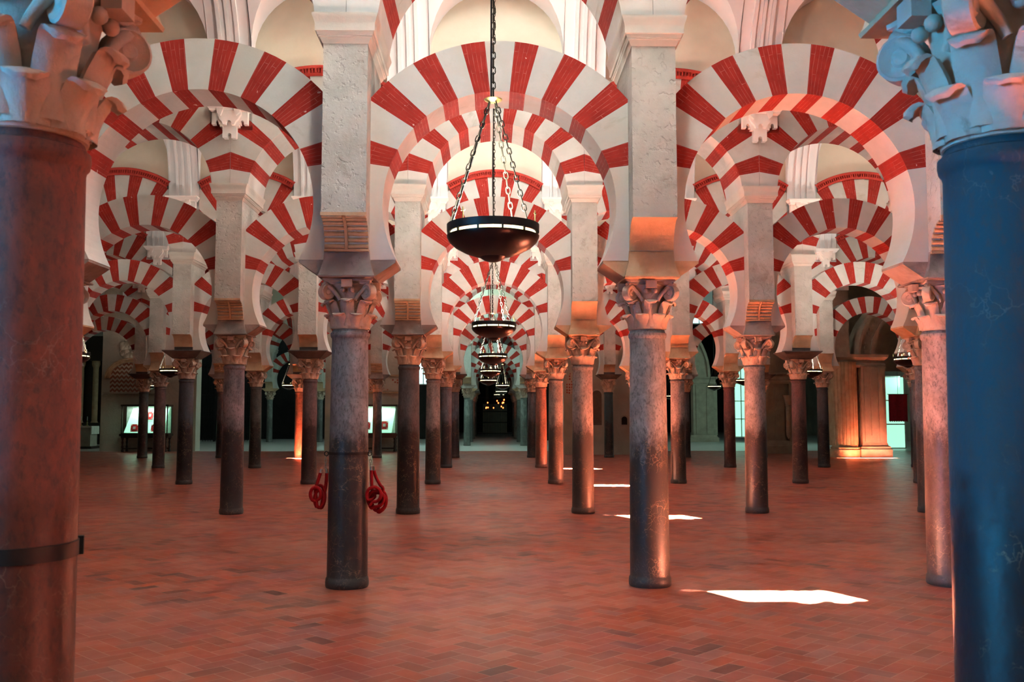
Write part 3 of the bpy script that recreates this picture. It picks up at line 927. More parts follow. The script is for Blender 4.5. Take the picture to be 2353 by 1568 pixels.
# arcade of row -1 stands behind the viewer; the shell walls close the hall
slab('wall_back', -26, 26, -3.9, -3.47, 0, 13, M['wallrough'])
slab('wall_left', -26, -25.38, -3.9, 100, 0, 13, M['wallrough'])
slab('wall_right', 25.5, 26, -3.9, 100, 0, 13, M['wallrough'])

# ------------------------------------------------------------------ tiled floor
def floor_mesh():
    L, W, g = 0.27, 0.135, 0.0032
    rnd = np.random.RandomState(3)
    V = []; C = []
    c45 = sqrt(0.5)
    xmin, xmax, ymin, ymax = -20.5, 20.5, 0.5, 43.3
    n = int(44/W)+4
    ii = np.arange(-n, n)
    A, B = np.meshgrid(ii, ii, indexing='ij')
    A = A.ravel(); B = B.ravel()
    k = (A - B) % 4
    def add(mask, w, h):
        a = A[mask]*W; b = B[mask]*W
        pts = [(a+g, b+g), (a+w-g, b+g), (a+w-g, b+h-g), (a+g, b+h-g)]
        P = np.stack([np.stack([(p[0]-p[1])*c45, (p[0]+p[1])*c45 + 21], -1) for p in pts], 1)
        cen = P.mean(1)
        ok = (cen[:,1] > ymin) & (cen[:,1] < ymax) & (np.abs(cen[:,0]) < 3.0 + 0.62*cen[:,1]) & (np.abs(cen[:,0]) < xmax)
        return P[ok]
    P = np.concatenate([add(k == 0, 2*W, W), add(k == 3, W, 2*W)], 0)
    nt = len(P)
    verts = np.zeros((nt*4, 3)); verts[:, :2] = P.reshape(-1, 2); verts[:, 2] = 0.0
    me = bpy.data.meshes.new('tiled_floor')
    me.vertices.add(nt*4); me.loops.add(nt*4); me.polygons.add(nt)
    me.vertices.foreach_set('co', verts.ravel())
    me.loops.foreach_set('vertex_index', np.arange(nt*4, dtype=np.int32))
    me.polygons.foreach_set('loop_start', np.arange(0, nt*4, 4, dtype=np.int32))
    me.polygons.foreach_set('loop_total', np.full(nt, 4, dtype=np.int32))
    me.update(calc_edges=True)
    at = me.color_attributes.new('tile', 'FLOAT_COLOR', 'POINT')
    r = rnd.rand(nt)
    cen = P.mean(1)
    r = np.clip(0.5 + (r-0.5)*0.95 + 0.12*np.sin(cen[:,0]*0.9+1.0)*np.cos(cen[:,1]*0.7), 0, 1)
    col = np.ones((nt*4, 4)); col[:, 0] = np.repeat(r, 4); col[:, 1] = np.repeat(rnd.rand(nt), 4)
    at.data.foreach_set('color', col.ravel())
    me.materials.append(M['tile'])
    return me
struct('floor', floor_mesh(), label='polished terracotta tiles laid in herringbone')
slab('floor', -26, 26, -4.2, 43.3, -0.12, -0.0008, M['grout'])
slab('floor', -26, 26, 43.3, 110, -0.12, 0.004, M['marble'], 'pale marble paving beyond the tiles')

# ------------------------------------------------------------------ chandeliers
def chain_mesh(p0, p1, name='chain', ll=0.070, w=0.0135, wire=0.0042, alt=True):
    m = MB(); p0 = Vector(p0); p1 = Vector(p1); d = (p1-p0); L = d.length; d.normalize()
    a = d.orthogonal().normalized(); b = d.cross(a)
    pos = 0; k = 0
    while pos < L:
        l = ll if (k % 2 == 0 or not alt) else ll*0.62
        c = p0 + d*(pos + l/2); s = (a*0.8+b*0.6) if k % 2 == 0 else (a*0.6-b*0.8)
        h = l/2 + wire*0.9 - w; pts = []
        hh = max(h, 0.0)
        for i in range(5):
            t = pi*i/4; pts.append(c + d*(hh + w*sin(t)) + s*(w*cos(t)))
        for i in range(5):
            t = pi + pi*i/4; pts.append(c + d*(-hh + w*sin(t)) + s*(w*cos(t)))
        m.tube(pts, wire, 5, closed=True)
        pos += l - wire*1.2; k += 1
    return m.mesh(name, M['chain'], smooth=60)
R = 0.305
def make_chandelier(label):
    t = thing('chandelier', label, 'chandelier', (0,0,0), 0, 'hanging bowl chandeliers')
    # bowl: z 0 = rim base (the bowl's top edge); hangs in local coordinates, top of the upper band at 0.085
    m = MB()
    m.lathe([(0.0,-0.135),(0.05,-0.134),(0.085,-0.130),(0.12,-0.122),(0.19,-0.098),(0.25,-0.066),(0.29,-0.030),(R,0.0),(R+0.002,0.012),(R-0.006,0.014),(0.285,-0.02),(0.24,-0.055),(0.18,-0.085),(0.0,-0.115)], 56, caps=(False, False))
    bowl = link('bowl', m.mesh('bowl', M['bronze'], 40), t)
    m = MB(); m.lathe([(0.0,-0.162),(0.03,-0.160),(0.06,-0.150),(0.085,-0.134),(0.092,-0.126),(0.086,-0.120)], 40, caps=(False, False))
    link('boss', m.mesh('boss', M['bronze'], 50), bowl)
    m = MB(); m.lathe([(R+0.001,0.038),(R+0.002,0.086),(R-0.010,0.088),(R-0.010,0.036)], 56, caps=(False, False))
    band = link('upper_band', m.mesh('upper_band', M['iron'], 40), t)
    m = MB(); m.lathe([(R-0.030,0.020),(R-0.022,0.020),(R-0.022,0.036),(R-0.030,0.036),(R-0.030,0.020)], 56, caps=(False, False))
    link('lamp_ring', m.mesh('lamp_ring', M['glow'], 40), t)
    m = MB()
    for k in range(12):
        a = 2*pi*k/12 + 0.2; m.obox((( R-0.004)*cos(a), (R-0.004)*sin(a), 0.026), Vector((-sin(a), cos(a), 0))*0.006, Vector((cos(a), sin(a), 0))*0.005, Vector((0,0,0.015)))
    link('band_posts', m.mesh('band_posts', M['iron'], 0), band)
    hz = 0.93                # medallion above the rim
    m = MB(); m.lathe([(0.0,hz-0.012),(0.030,hz-0.010),(0.058,hz+0.004),(0.062,hz+0.010),(0.040,hz+0.012),(0.010,hz+0.022),(0.0,hz+0.03)], 32, caps=(False, False))
    link('ceiling_disc', m.mesh('disc', M['brass'], 50), t).name = 'suspension_disc'
    for k, a in enumerate((200, 318, 60)):
        a = radians(a)
        p1 = Vector(((R-0.01)*cos(a), (R-0.01)*sin(a), 0.085)); p0 = Vector((0.022*cos(a), 0.022*sin(a), hz))
        link('chain', chain_mesh(p1, p0), t)
    a = radians(200)
    m = MB(); pts = []
    p0 = Vector((-0.012, -0.01, 5.9)); 
    for z in (5.9, 4.0, 2.0, 1.2, hz+0.02): pts.append(Vector((-0.014, -0.008, z)))
    pts.append(Vector((-0.03, -0.012, hz-0.03))); pts.append(Vector(((R-0.0)*cos(a)*0.5, (R)*sin(a)*0.5, (hz+0.085)/2-0.01))); pts.append(Vector(((R-0.02)*cos(a), (R-0.02)*sin(a), 0.08)))
    m.tube(pts, 0.0065, 6); link('electric_cable', m.mesh('electric_cable', M['cable'], 60), t)
    link('suspension_chain', chain_mesh((0,0,hz+0.02), (0,0,5.9)), t)
    m = MB()
    for z, w in ((0.12, 1),):
        for a in (230, 335, 90, 150):
            a = radians(a); c = Vector(((R-0.004)*cos(a), (R-0.004)*sin(a), 0.12))
            tn = Vector((-sin(a), cos(a), 0)); rd = Vector((cos(a), sin(a), 0))
            m.obox(c, tn*0.003, rd*0.003, Vector((0,0,0.040))); m.obox(c+Vector((0,0,0.018)), tn*0.018, rd*0.003, Vector((0,0,0.003)))
    link('cross_finials', m.mesh('cross_finials', M['brass'], 0), band)
    return t
RIMZ = 2.862
def copytree(o, loc, label, small=False):
    c = o.copy(); COL.objects.link(c); c.location = loc; c['label'] = label
    for ch in o.children:
        d = ch.copy(); COL.objects.link(d); d.parent = c
        for g in ch.children:
            e = g.copy(); COL.objects.link(e); e.parent = d
    return c
navec = [(a+b)/2 for a, b in naves]
ch0 = make_chandelier('bowl chandelier hanging nearest, over the middle of the aisle'); ch0.location = (0.01, 6.22, RIMZ)
for (x, y, z, l) in [
    (0.035, 12.97, RIMZ, 'second bowl chandelier along the central aisle'),
    (0.03, 19.83, RIMZ+0.0, 'third bowl chandelier along the central aisle'),
    (-0.02, 26.7, RIMZ, 'fourth bowl chandelier along the central aisle'),
    (-0.10, 33.55, RIMZ-0.02, 'fifth bowl chandelier along the central aisle'),
    (0.48, 40.4, RIMZ+0.0, 'sixth bowl chandelier of the aisle, hung slightly right of the others'),
    (0.52, 49.0, RIMZ-0.05, 'small far bowl chandelier just below the sixth one'),
    (0.45, 55.0, RIMZ-0.1, 'farthest bowl chandelier visible, lowest at the end of the aisle'),
    (-8.65, 19.83, RIMZ, 'bowl chandelier peeping out right of the large brown column'),
    (-8.97, 26.7, RIMZ, 'bowl chandelier hanging left beside the blue-black column capital'),
    (-14.7, 41.0, RIMZ, 'far bowl chandelier above the display case with red books'),
    (-8.57, 40.4, RIMZ, 'far bowl chandelier beside the orange-lit column at left'),
    (9.08, 26.7, RIMZ, 'bowl chandelier hanging in front of the fluted pier'),
    (9.15, 20.6, RIMZ, 'bowl chandelier seen beside the pinkish column at right'),
    (9.1, 34.0, RIMZ, 'bowl chandelier behind the pale grey column at right'),
    (9.8, 41.5, RIMZ, 'far bowl chandelier behind the reddish column at right'),
    (9.6, 51.0, RIMZ-0.25, 'farthest bowl chandelier at right, beside the stone wall')]:
    copytree(ch0, (x, y, z), l)
# red votive lamps far down the aisle
def lamp_cluster():
    rnd = random.Random(4)
    for k in range(14):
        x = -0.6 + 1.6*rnd.random(); z = 2.05 + 0.75*rnd.random(); y = 63 + rnd.random()*3
        if k == 0:
            m = MB(); m.lathe([(0.02,-0.07),(0.035,-0.05),(0.04,0.0),(0.03,0.02)], 12)
            me = m.mesh('votive_glass', M['glow_red'], 50)
            m = MB(); m.tube([(0,0,0.02),(0,0,4.4)], 0.008, 5); me2 = m.mesh('cord', M['chain'], 50)
        o = thing('votive_lamp', 'small red votive lamp hanging in the cluster at the end of the aisle', 'lamp', (x, y, z), 0, 'red votive lamps at the end of the aisle')
        link('votive_glass', me, o); link('cord', me2, o)
lamp_cluster()

# ------------------------------------------------------------------ strap and ropes
def ring_strip(m, r0, r1, z0, z1, n=48, m_=0):
    m.lathe([(r0, z0), (r1, z0), (r1, z1), (r0, z1), (r0, z0)], n, caps=(False, False), m=m_)
def find_col(i, k):
    x = X0 + k*S
    for o in COL.objects:
        if o.name.startswith('marble_column') and abs(o.location.x-x) < 0.1 and abs(o.location.y-ROWY[i]) < 0.01: return o
c0 = find_col(0, -0.5)
m = MB(); ring_strip(m, 0.170, 0.1835, 1.272, 1.318)
m.obox((0.155, 0.105, 1.295), Vector((0.012,0.004,0)), Vector((-0.004,0.012,0)), Vector((0,0,0.028)))
link('iron_strap', m.mesh('iron_strap', M['iron'], 30), c0)
c1 = find_col(1, -0.5)
m = MB(); ring_strip(m, 0.185, 0.200, 1.295, 1.322)
for s in (-1, 1): m.tube([(s*0.215+0.018*cos(a), -0.04, 1.303+0.022*sin(a)) for a in [2*pi*i/14 for i in range(14)]], 0.005, 6, closed=True)
link('iron_band', m.mesh('iron_band', M['iron'], 30), c1)
cx, cy = c1.location.x, c1.location.y
def rope_thing(side, label):
    s = 1 if side == 'right' else -1
    t = thing('barrier_rope', label, 'rope', (cx + s*0.222, cy-0.04, 1.28), 0, 'red barrier ropes')
    m = MB()
    zz = 0.0
    for k in range(3 if s > 0 else 4):
        a = Vector((1,0,0)) if k % 2 else Vector((0,1,0))
        pts = [Vector((0,0,zz-0.018)) + Vector((0,0,1))*0.020*sin(q) + a*0.010*cos(q) for q in [2*pi*i/12 for i in range(12)]]
        m.tube(pts, 0.0035, 5, closed=True); zz -= 0.030
    link('link_chain', m.mesh('link_chain', M['steel'], 60), t)
    m = MB()
    if s > 0:
        ends = [(0.012, -0.02, -0.118), (0.030, 0.01, -0.118)]
        m.tube([(0.012,-0.02,-0.100),(0.012,-0.02,-0.145)], 0.0125, 10); m.tube([(0.030,0.01,-0.100),(0.033,0.01,-0.145)], 0.0125, 10)
    else:
        m.tube([(-0.035,-0.02,-0.128),(-0.046,-0.02,-0.170)], 0.0125, 10); m.tube([(0.010,0.01,-0.128),(0.012,0.01,-0.170)], 0.0125, 10)
    link('metal_ferrule', m.mesh('metal_ferrule', M['steel'], 50), t)
    m = MB(); r = 0.0165
    def spl(pts, k=6):
        out = []; P = [Vector(p) for p in pts]
        P = [P[0]*2-P[1]] + P + [P[-1]*2-P[-2]]
        for i in range(1, len(P)-2):
            for j in range(k):
                u = j/k
                out.append(0.5*((2*P[i]) + (-P[i-1]+P[i+1])*u + (2*P[i-1]-5*P[i]+4*P[i+1]-P[i+2])*u*u + (-P[i-1]+3*P[i]-3*P[i+1]+P[i+2])*u**3))
        out.append(P[-2]); return out
    if s > 0:
        # front strand drops into the coil, loops, and climbs to the back strand
        pts = [(0.012,-0.02,-0.14),(0.016,-0.022,-0.24),(0.024,-0.020,-0.34),(0.048,-0.01,-0.40)]
        cxx, czz = 0.035, -0.385
        loops = [(0.045,-0.375,0.068,0.074,-0.075),(0.060,-0.420,0.078,0.080,-0.045),(0.076,-0.450,0.082,0.088,-0.018),(0.088,-0.440,0.070,0.105,0.010)]
        th = -2.4
        for (ox, oz, rx, rz_, oy) in loops:
            for i in range(10):
                a = th - 2*pi*i/10
                pts.append((ox + rx*cos(a), oy + 0.028*i/10, oz + rz_*sin(a)))
        pts += [(0.125,0.02,-0.34),(0.098,0.02,-0.29),(0.060,0.012,-0.22),(0.033,0.01,-0.145)]
        m.tube(spl(pts, 5), r, 10)
    else:
        pts = [(-0.045,-0.02,-0.165),(-0.070,-0.022,-0.25),(-0.092,-0.02,-0.33),(-0.085,-0.01,-0.43)]
        loops = [(-0.085,-0.370,0.050,0.068,-0.06),(-0.055,-0.42,0.042,0.085,-0.03),(-0.050,-0.40,0.045,0.110,0.0)]
        th = -2.0
        for (ox, oz, rx, rz_, oy) in loops:
            for i in range(10):
                a = th - 2*pi*i/10
                pts.append((ox + rx*cos(a), oy + 0.028*i/10, oz + rz_*sin(a)))
        pts += [(-0.005,0.02,-0.34),(0.008,0.01,-0.25),(0.012,0.01,-0.17)]
        m.tube(spl(pts, 5), r, 10)
    link('velvet_rope', m.mesh('velvet_rope', M['rope'], 60), t)
rope_thing('left', 'smaller coiled red rope bundle on the left side of the roped column')
rope_thing('right', 'larger coiled red rope bundle on the right side of the roped column')
def area(name, loc, rot, sx, sy, power, col, spread=180):
    l = bpy.data.lights.new(name, 'AREA'); l.shape = 'RECTANGLE'; l.size = sx; l.size_y = sy; l.energy = power; l.color = col
    l.spread = radians(spread)
    o = bpy.data.objects.new(name, l); COL.objects.link(o); o.location = loc; o.rotation_euler = rot
    return o
# ------------------------------------------------------------------ far arcades beyond the wide crossing nave
for i, y in enumerate(FARY):
    o_ = ['first','second','third','fourth'][i]
    ks = [-0.5, 0.5]
    if i == 1: ks = [-4.5,-3.5,-2.5,-0.5,0.5]
    for kk in ks:
        x = 0.22 + kk*3.0
        rnd = random.Random(int(kk*2)+i*31)
        tone = rnd.choice([(0.24,0.27,0.25), (0.30,0.30,0.26), (0.20,0.20,0.20)])
        side = 'left' if kk < 0 else 'right'
        make_column(x, y, tone, 0.5, 0.18, i % 3, f'slender far column beyond the pale floor, {o_} far arcade, {colname(kk)}', 'far columns beyond the pale floor', rz=kk)
        make_pier(x, y, [3,1,3,1][i], f'masonry pier of the {o_} far arcade, {colname(kk)}', 'far piers beyond the pale floor')
    kb = [0] if i != 1 else [-4, -3, 0]
    for k in kb:
        a = link('horseshoe_arch', ME_LOW, None, (0.22+k*3.0, y, 0))
        tag(a, f'lower red and cream arch of the {o_} far arcade, {bayname(k)}', 'arch', 'far arches beyond the pale floor', 'thing')
        t = thing('upper_arch', f'upper red and cream arch of the {o_} far arcade, {bayname(k)}', 'arch', (0.22+k*3.0, y, 0), 0, 'far upper arches')
        link('voussoir_ring', ME_UP, t); link('lunette_wall', ME_LUN, t)

# solid walls in line with the sixth arcade
def wall(x0, x1, y0, y1, z1, mat, lab, name='wall_far'):
    return slab(name, x0, x1, y0, y1, 0, z1, mat, lab)
wall(-17.75, -13.45, 43.6, 44.3, 9.9, M['wallrough'], 'pale wall behind the case with red books')
wall(-7.6, -3.45, 43.6, 44.3, 9.9, M['wallrough'], 'pale wall behind the second lit case')
wall(3.0, 7.30, 39.4, 40.1, 9.9, M['wallrough'], 'rough plastered wall with small niches')
wall(11.35, 13.3, 40.6, 41.4, 9.9, M['grey_stone'], 'grey stone wall')
wall(-26, 26, 86, 86.5, 13, M['dark'], 'dark end of the hall')  # near-black walls: shade of the far depth put into the colour
wall(-26, -2.2, 64.0, 64.3, 13, M['dark'], 'near-black wall standing in for shaded chapels at left')
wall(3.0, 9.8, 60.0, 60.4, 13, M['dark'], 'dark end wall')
slab('ceiling', -26, 26, 43.2, 110, 10.2, 10.5, M['vault'])
slab('ceiling', -26, 26, 36.9, 43.5, 10.3, 10.5, M['vault'])
# upper closing wall of the wide nave
slab('wall_upper', -26, 26, 58.0, 58.3, 7.6, 10.2, M['vault'])

# bevelled arch niches in the rough wall: flat panels in darker colour framed by a lip
def niche(name, label, x, z0, z1, w, y, inside):
    t = thing(name, label, 'niche', (x, y, 0))
    r = w/2; n = 12
    out = [(-r, z0), (r, z0)] + [(r*cos(pi*i/n), z1-r+r*sin(pi*i/n)) for i in range(n+1)]
    lip = 0.06
    R2 = r+lip
    o2 = [(-R2, z0-lip), (R2, z0-lip)] + [(R2*cos(pi*i/n), z1-r+R2*sin(pi*i/n)) for i in range(n+1)]
    m = MB()
    k = len(out)
    for yy, flip in ((-0.03, False),):
        A = [m.vert((p[0], yy, p[1])) for p in out]; B = [m.vert((p[0], yy, p[1])) for p in o2]
        C = [m.vert((p[0], 0.0, p[1])) for p in o2]
        for i in range(k):
            j = (i+1) % k
            m.face((B[i], B[j], A[j], A[i])); m.face((C[i], C[j], B[j], B[i]))
    link('stone_surround', m.mesh('surround', M['wallrough'], 30), t)
    m = MB(); m.extrude(out, 'y', -0.012, -0.002)
    link('recess_panel', m.mesh('recess', inside, 0), t)
    return t
X = lambda px, d: (px-1129)/2178*d
Z = lambda py, d: 1.7 + d*math.tan(radians(4.38) - math.atan((py-784)/2178))
niche('arched_niche', 'tall arched niche with a darker brown panel in the rough wall', X(1371.5,39.4), 1.22, 2.66, 0.40, 39.4, M['brown_panel'])
niche('arched_niche', 'small dark arched niche low in the rough wall', X(1434.5,39.4), 1.24, 1.58, 0.24, 39.4, M['dark'])  # flat near-black panel, niche shade put into the colour

def carved(name, c1, c2, sc, kind):
    m, nt, b = newmat(name)
    v = coords(nt, (1,1,1), randomize=False)
    if kind == 'zig':
        sep = N(nt, 'ShaderNodeSeparateXYZ'); nt.links.new(v, sep.inputs[0])
        pp = N(nt, 'ShaderNodeMath', operation='PINGPONG'); pp.inputs[1].default_value = 0.10; nt.links.new(sep.outputs['X'], pp.inputs[0])
        ad = N(nt, 'ShaderNodeMath', operation='ADD'); nt.links.new(pp.outputs[0], ad.inputs[0]); nt.links.new(sep.outputs['Z'], ad.inputs[1])
        p2 = N(nt, 'ShaderNodeMath', operation='PINGPONG'); p2.inputs[1].default_value = 0.10; nt.links.new(ad.outputs[0], p2.inputs[0])
        f = ramp(nt, p2.outputs[0], [(0.045, 0.0), (0.06, 1.0)])
    else:
        vo = N(nt, 'ShaderNodeTexVoronoi', feature='F1', distance='CHEBYCHEV'); vo.inputs['Scale'].default_value = sc; vo.inputs['Randomness'].default_value = 0.25
        nt.links.new(v, vo.inputs['Vector'])
        f = ramp(nt, vo.outputs['Distance'], [(0.30, 0.0), (0.33, 1.0), (0.55, 1.0), (0.58, 0.0)])
    nt.links.new(mixc(nt, f, c1, c2), b.inputs['Base Color']); setv(b, Roughness=0.85)
    bump(nt, b, f, 0.6, 0.02)
    return m
M['zig'] = carved('zigzag_relief', (0.26,0.10,0.06), (0.46,0.38,0.30), 6, 'zig')
M['redlace'] = carved('red_tracery', (0.40,0.10,0.06), (0.55,0.46,0.38), 9, 'vor')
# blind horseshoe arch with zigzag tympanum, left
t = thing('blind_arch', 'carved blind arch with zigzag tympanum on the wall above the red books', 'relief', (X(308,43.6), 43.6, 0))
m = MB(); n = 20; r = 0.92
prof = [(-r,2.68),(r,2.68)] + [(r*cos(pi*i/n), 3.30+0.72*sin(pi*i/n)) for i in range(n+1)]
m.extrude(prof, 'y', -0.04, -0.005); link('zigzag_tympanum', m.mesh('tympanum', M['zig'], 20), t)
m = MB()
for (ra, rb, ya) in ((0.93,1.00,-0.10),(1.00,1.10,-0.06),(1.10,1.16,-0.12)):
    n = 24; A=[];B=[];C=[];D=[]
    for i in range(n+1):
        a = pi*i/n
        A.append(m.vert((ra*cos(a),ya,3.30+ra*0.80*sin(a)))); B.append(m.vert((rb*cos(a),ya,3.30+rb*0.80*sin(a))))
        C.append(m.vert((rb*cos(a),0,3.30+rb*0.80*sin(a)))); D.append(m.vert((ra*cos(a),0,3.30+ra*0.80*sin(a))))
    for i in range(n):
        m.face((A[i],A[i+1],B[i+1],B[i])); m.face((B[i],B[i+1],C[i+1],C[i])); m.face((D[i],D[i+1],A[i+1],A[i]))
link('archivolt', m.mesh('archivolt', M['corbel'], 30), t)
m = MB(); m.box(-1.2,1.2,-0.10,0,2.60,2.68); link('sill_band', m.mesh('sill_band', M['grey_stone'], 20), t)
# carved statue niche relief above
m = MB(); rnd = random.Random(2)
for k in range(60):
    zz = rnd.uniform(4.3,5.5); ww = .42 if zz < 4.8 else .22
    m.ball((rnd.uniform(-ww,ww), -0.03, zz), rnd.uniform(.12,.19), 8, 5, (1,.5,1.2))
link('carved_figure', m.mesh('carved_figure', M['grey_stone'], 60), t)
# red tracery panels
t = thing('tracery_panel', 'red and cream carved tracery panel above the second lit case', 'relief', (X(880,43.6), 43.6, 0))
m = MB(); m.box(-1.1,1.5,-0.03,-0.003,2.75,3.35); link('panel_face', m.mesh('panel_face', M['redlace'], 20), t)
m = MB(); m.box(-1.15,1.55,-0.07,-0.003,2.62,2.70); m.box(-1.15,1.55,-0.07,-0.003,3.40,3.48); link('border_rail', m.mesh('border', M['corbel'], 20), t)
t = thing('painted_patch', 'patch of faded red painted tracery on the rough wall', 'painting', (X(1308,39.4), 39.4, 0))
m = MB(); m.extrude([(-.12,2.55),(.10,2.5),(.14,2.9),(.06,3.4),(-.02,3.3),(-.12,2.9)], 'y', -0.012, -0.003); link('paint_layer', m.mesh('paint', M['redlace'], 20), t)

# ------------------------------------------------------------------ lit display cases
def display_case(x, y, label, books):
    t = thing('display_case', label, 'display case', (x, y, 0), 0, 'lit display cases')
    W = 1.0
    m = MB(); m.box(-W-.08,W+.08,-.34,.34,.70,.80); m.box(-W-.02,W+.02,-.30,.30,.62,.70); link('table_top', m.mesh('table_top', M['wood'], 20), t)
    for sx in (-1, 1):
        for sy in (-1, 1):
            m = MB(); m.lathe([(.05,0),(.06,.05),(.05,.09),(.035,.13),(.055,.22),(.035,.30),(.05,.42),(.035,.52),(.06,.57),(.06,.62)], 12, (sx*(W-.05), sy*.26))
            link('leg', m.mesh('leg', M['wood'], 40), t)
    m = MB(); m.box(-W+.05,W-.05,-.28,-.24,.12,.17); m.box(-W+.05,W-.05,.24,.28,.12,.17); link('stretcher', m.mesh('stretcher', M['wood'], 20), t)
    m = MB()
    for sx in (-1, 1):
        for sy in (-1, 1): m.box(sx*W-.02,sx*W+.02,sy*.28-.02,sy*.28+.02,.80,2.02)
    m.box(-W-.05,W+.05,-.33,.33,2.02,2.10); m.box(-W-.03,W+.03,-.31,.31,.80,.83)
    link('case_frame', m.mesh('case_frame', M['wood'], 20), t)
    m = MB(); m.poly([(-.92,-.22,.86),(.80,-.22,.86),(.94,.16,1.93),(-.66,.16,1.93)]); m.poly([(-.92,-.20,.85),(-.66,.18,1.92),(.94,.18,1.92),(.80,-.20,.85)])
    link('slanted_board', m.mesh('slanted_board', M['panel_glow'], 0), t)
    m = MB(); m.box(-W+.02,W-.02,.26,.275,.83,2.02); link('back_lining', m.mesh('back_lining', M['white_paint'], 0), t)
    m = MB(); m.poly([(-W,-.29,.83),(W,-.29,.83),(W,-.29,2.02),(-W,-.29,2.02)]); area('case_lamp', (x, y-.1, 1.98), (radians(10), 0, 0), 1.6, 0.1, 9, (0.75, 1.0, 0.85)); link('glass_front', m.mesh('glass_front', M['glass'], 0), t)
    ang = atan2(1.07, .38)
    up = Vector((0, cos(ang), sin(ang))); nrm = Vector((0, -sin(ang), cos(ang)))
    for k, (bx, s, w, h, lab) in enumerate(books):
        c = Vector((x+bx, y-.22, .86)) + up*s + nrm*0.035
        b = thing('red_book', lab, 'book', tuple(c), 0, 'red books in the lit cases')
        m = MB(); m.obox((0,0,0), Vector((w,0,0)), up*h, nrm*0.022); link('cover', m.mesh('cover', M['book_red'], 0), b)
        m = MB(); m.obox(nrm*0.024, Vector((w*.35,0,0)), up*h*.35, nrm*0.006)
        for sx in (-1,1):
            for sy in (-1,1): m.obox(nrm*0.024 + Vector((sx*w*.8,0,0)) + up*(sy*h*.8), Vector((w*.15,0,0)), up*h*.15, nrm*0.005)
        link('metal_clasp', m.mesh('clasp', M['white_paint'], 0), b)
display_case(X(347,42.9), 42.9, 'green-lit display case with red books, in front of the pale wall at left',
    [(-.47,.20,.16,.17,'red book with pale centre ornament, left of the black column in the left case'), (.42,.20,.15,.16,'red book low at the right side of the left case'), (.15,.78,.13,.18,'ornate red book at the top of the left case')])
display_case(X(862,42.9), 42.9, 'green-lit display case partly hidden behind the roped column',
    [(.47,.32,.17,.19,'ornate red and white book in the case behind the roped column'), (-.30,.30,.15,.17,'red book at the left of the half hidden case')])

# ------------------------------------------------------------------ altar table, far left
t = thing('altar_table', 'altar table under a pale cloth at the far left', 'table', (X(200,47), 47.0, 0))
m = MB(); m.box(-1.25,.8,-.7,.6,0,.12); link('step', m.mesh('step', M['wood'], 20), t)
m = MB(); m.box(-1.1,.62,-.4,.4,.12,1.02); link('frontal', m.mesh('frontal', M['grey_stone'], 20), t)
m = MB(); m.box(-1.15,.68,-.45,.45,1.02,1.09); m.box(.64,.69,-.45,.45,.70,1.05); link('altar_cloth', m.mesh('altar_cloth', M['cloth'], 20), t)
for k, dx in enumerate((-.02, .28)):
    c = thing('candlestick', f'{"left" if k==0 else "right"} candlestick standing on the far left altar', 'candlestick', (X(200,47)+dx, 47.0, 1.09), 0, 'candlesticks on the altar')
    m = MB(); m.lathe([(.07,0),(.08,.02),(.03,.06),(.02,.12),(.04,.15),(.018,.19),(.018,.26),(.04,.28)], 12); link('stem', m.mesh('stem', M['brass'], 50), c)
    m = MB(); m.lathe([(.014,.28),(.014,.46),(.004,.47)], 8); link('candle', m.mesh('candle', M['white_paint'], 50), c)
t = thing('altarpiece', 'dark brown carved altarpiece standing behind the far left altar', 'altarpiece', (X(222,53), 53.0, 0))
m = MB(); m.box(-3,1.6,0,.5,0,6.0); link('backboard', m.mesh('backboard', M['wood'], 20), t)
for dx in (-.55, .25, 1.0):
    m = MB(); m.lathe([(.20,1.2),(.15,1.3),(.15,4.2),(.22,4.4),(.22,4.6)], 16, (dx,-.2)); link('turned_column', m.mesh('turned_column', M['corbel'], 40), t)
m = MB(); m.box(-3,1.6,-.45,0,4.6,5.1); m.box(-3,1.6,-.4,0,.9,1.2); link('entablature', m.mesh('entablature', M['wood'], 20), t)

# ------------------------------------------------------------------ iron grilles
def grille(x0, x1, y, h, label, step=0.16):
    t = thing('iron_grille', label, 'grille', ((x0+x1)/2, y, 0), 0, 'iron grilles')
    w = (x1-x0)/2
    m = MB(); k = -w
    while k <= w: m.box(k-.011,k+.011,-.011,.011,0,h); k += step
    link('bars', m.mesh('bars', M['iron'], 0), t)
    m = MB()
    for z in (.12, h*.33, h*.62, h-.05): m.box(-w,w,-.03,.03,z-.035,z+.035)
    k = -w
    while k <= w+.01: m.box(k-.045,k+.045,-.045,.045,0,h+.25); k += (2*w)/max(1, round(2*w/2.1))
    link('frame', m.mesh('frame', M['iron'], 0), t)
grille(-19.2, -14.6, 58.5, 4.6, 'tall black iron grille in the dark opening left of the blue-black column')
grille(-12.4, -7.6, 61.0, 3.4, 'black iron grille in the dark opening behind the purplish column')
grille(-1.2, 1.9, 76.0, 3.0, 'iron gate closing the dark end of the central aisle', 0.13)
t = thing('stone_backdrop', 'dim yellowish stone panel seen through the iron gate', 'panel', (0.3, 79, 0)); m = MB(); m.box(-1.0,1.0,-.1,.1,0.0,2.5); link('slab', m.mesh('slab', M['grey_stone'], 0), t)

# ------------------------------------------------------------------ renaissance piers at right
px = X0 + 4.5*3.0
t = thing('stone_pier', 'big stone pier with fluted half column and panelled side', 'pier', (14.45, 37.3, 0))
m = MB(); n = 60; prof = [(0.0,0)]
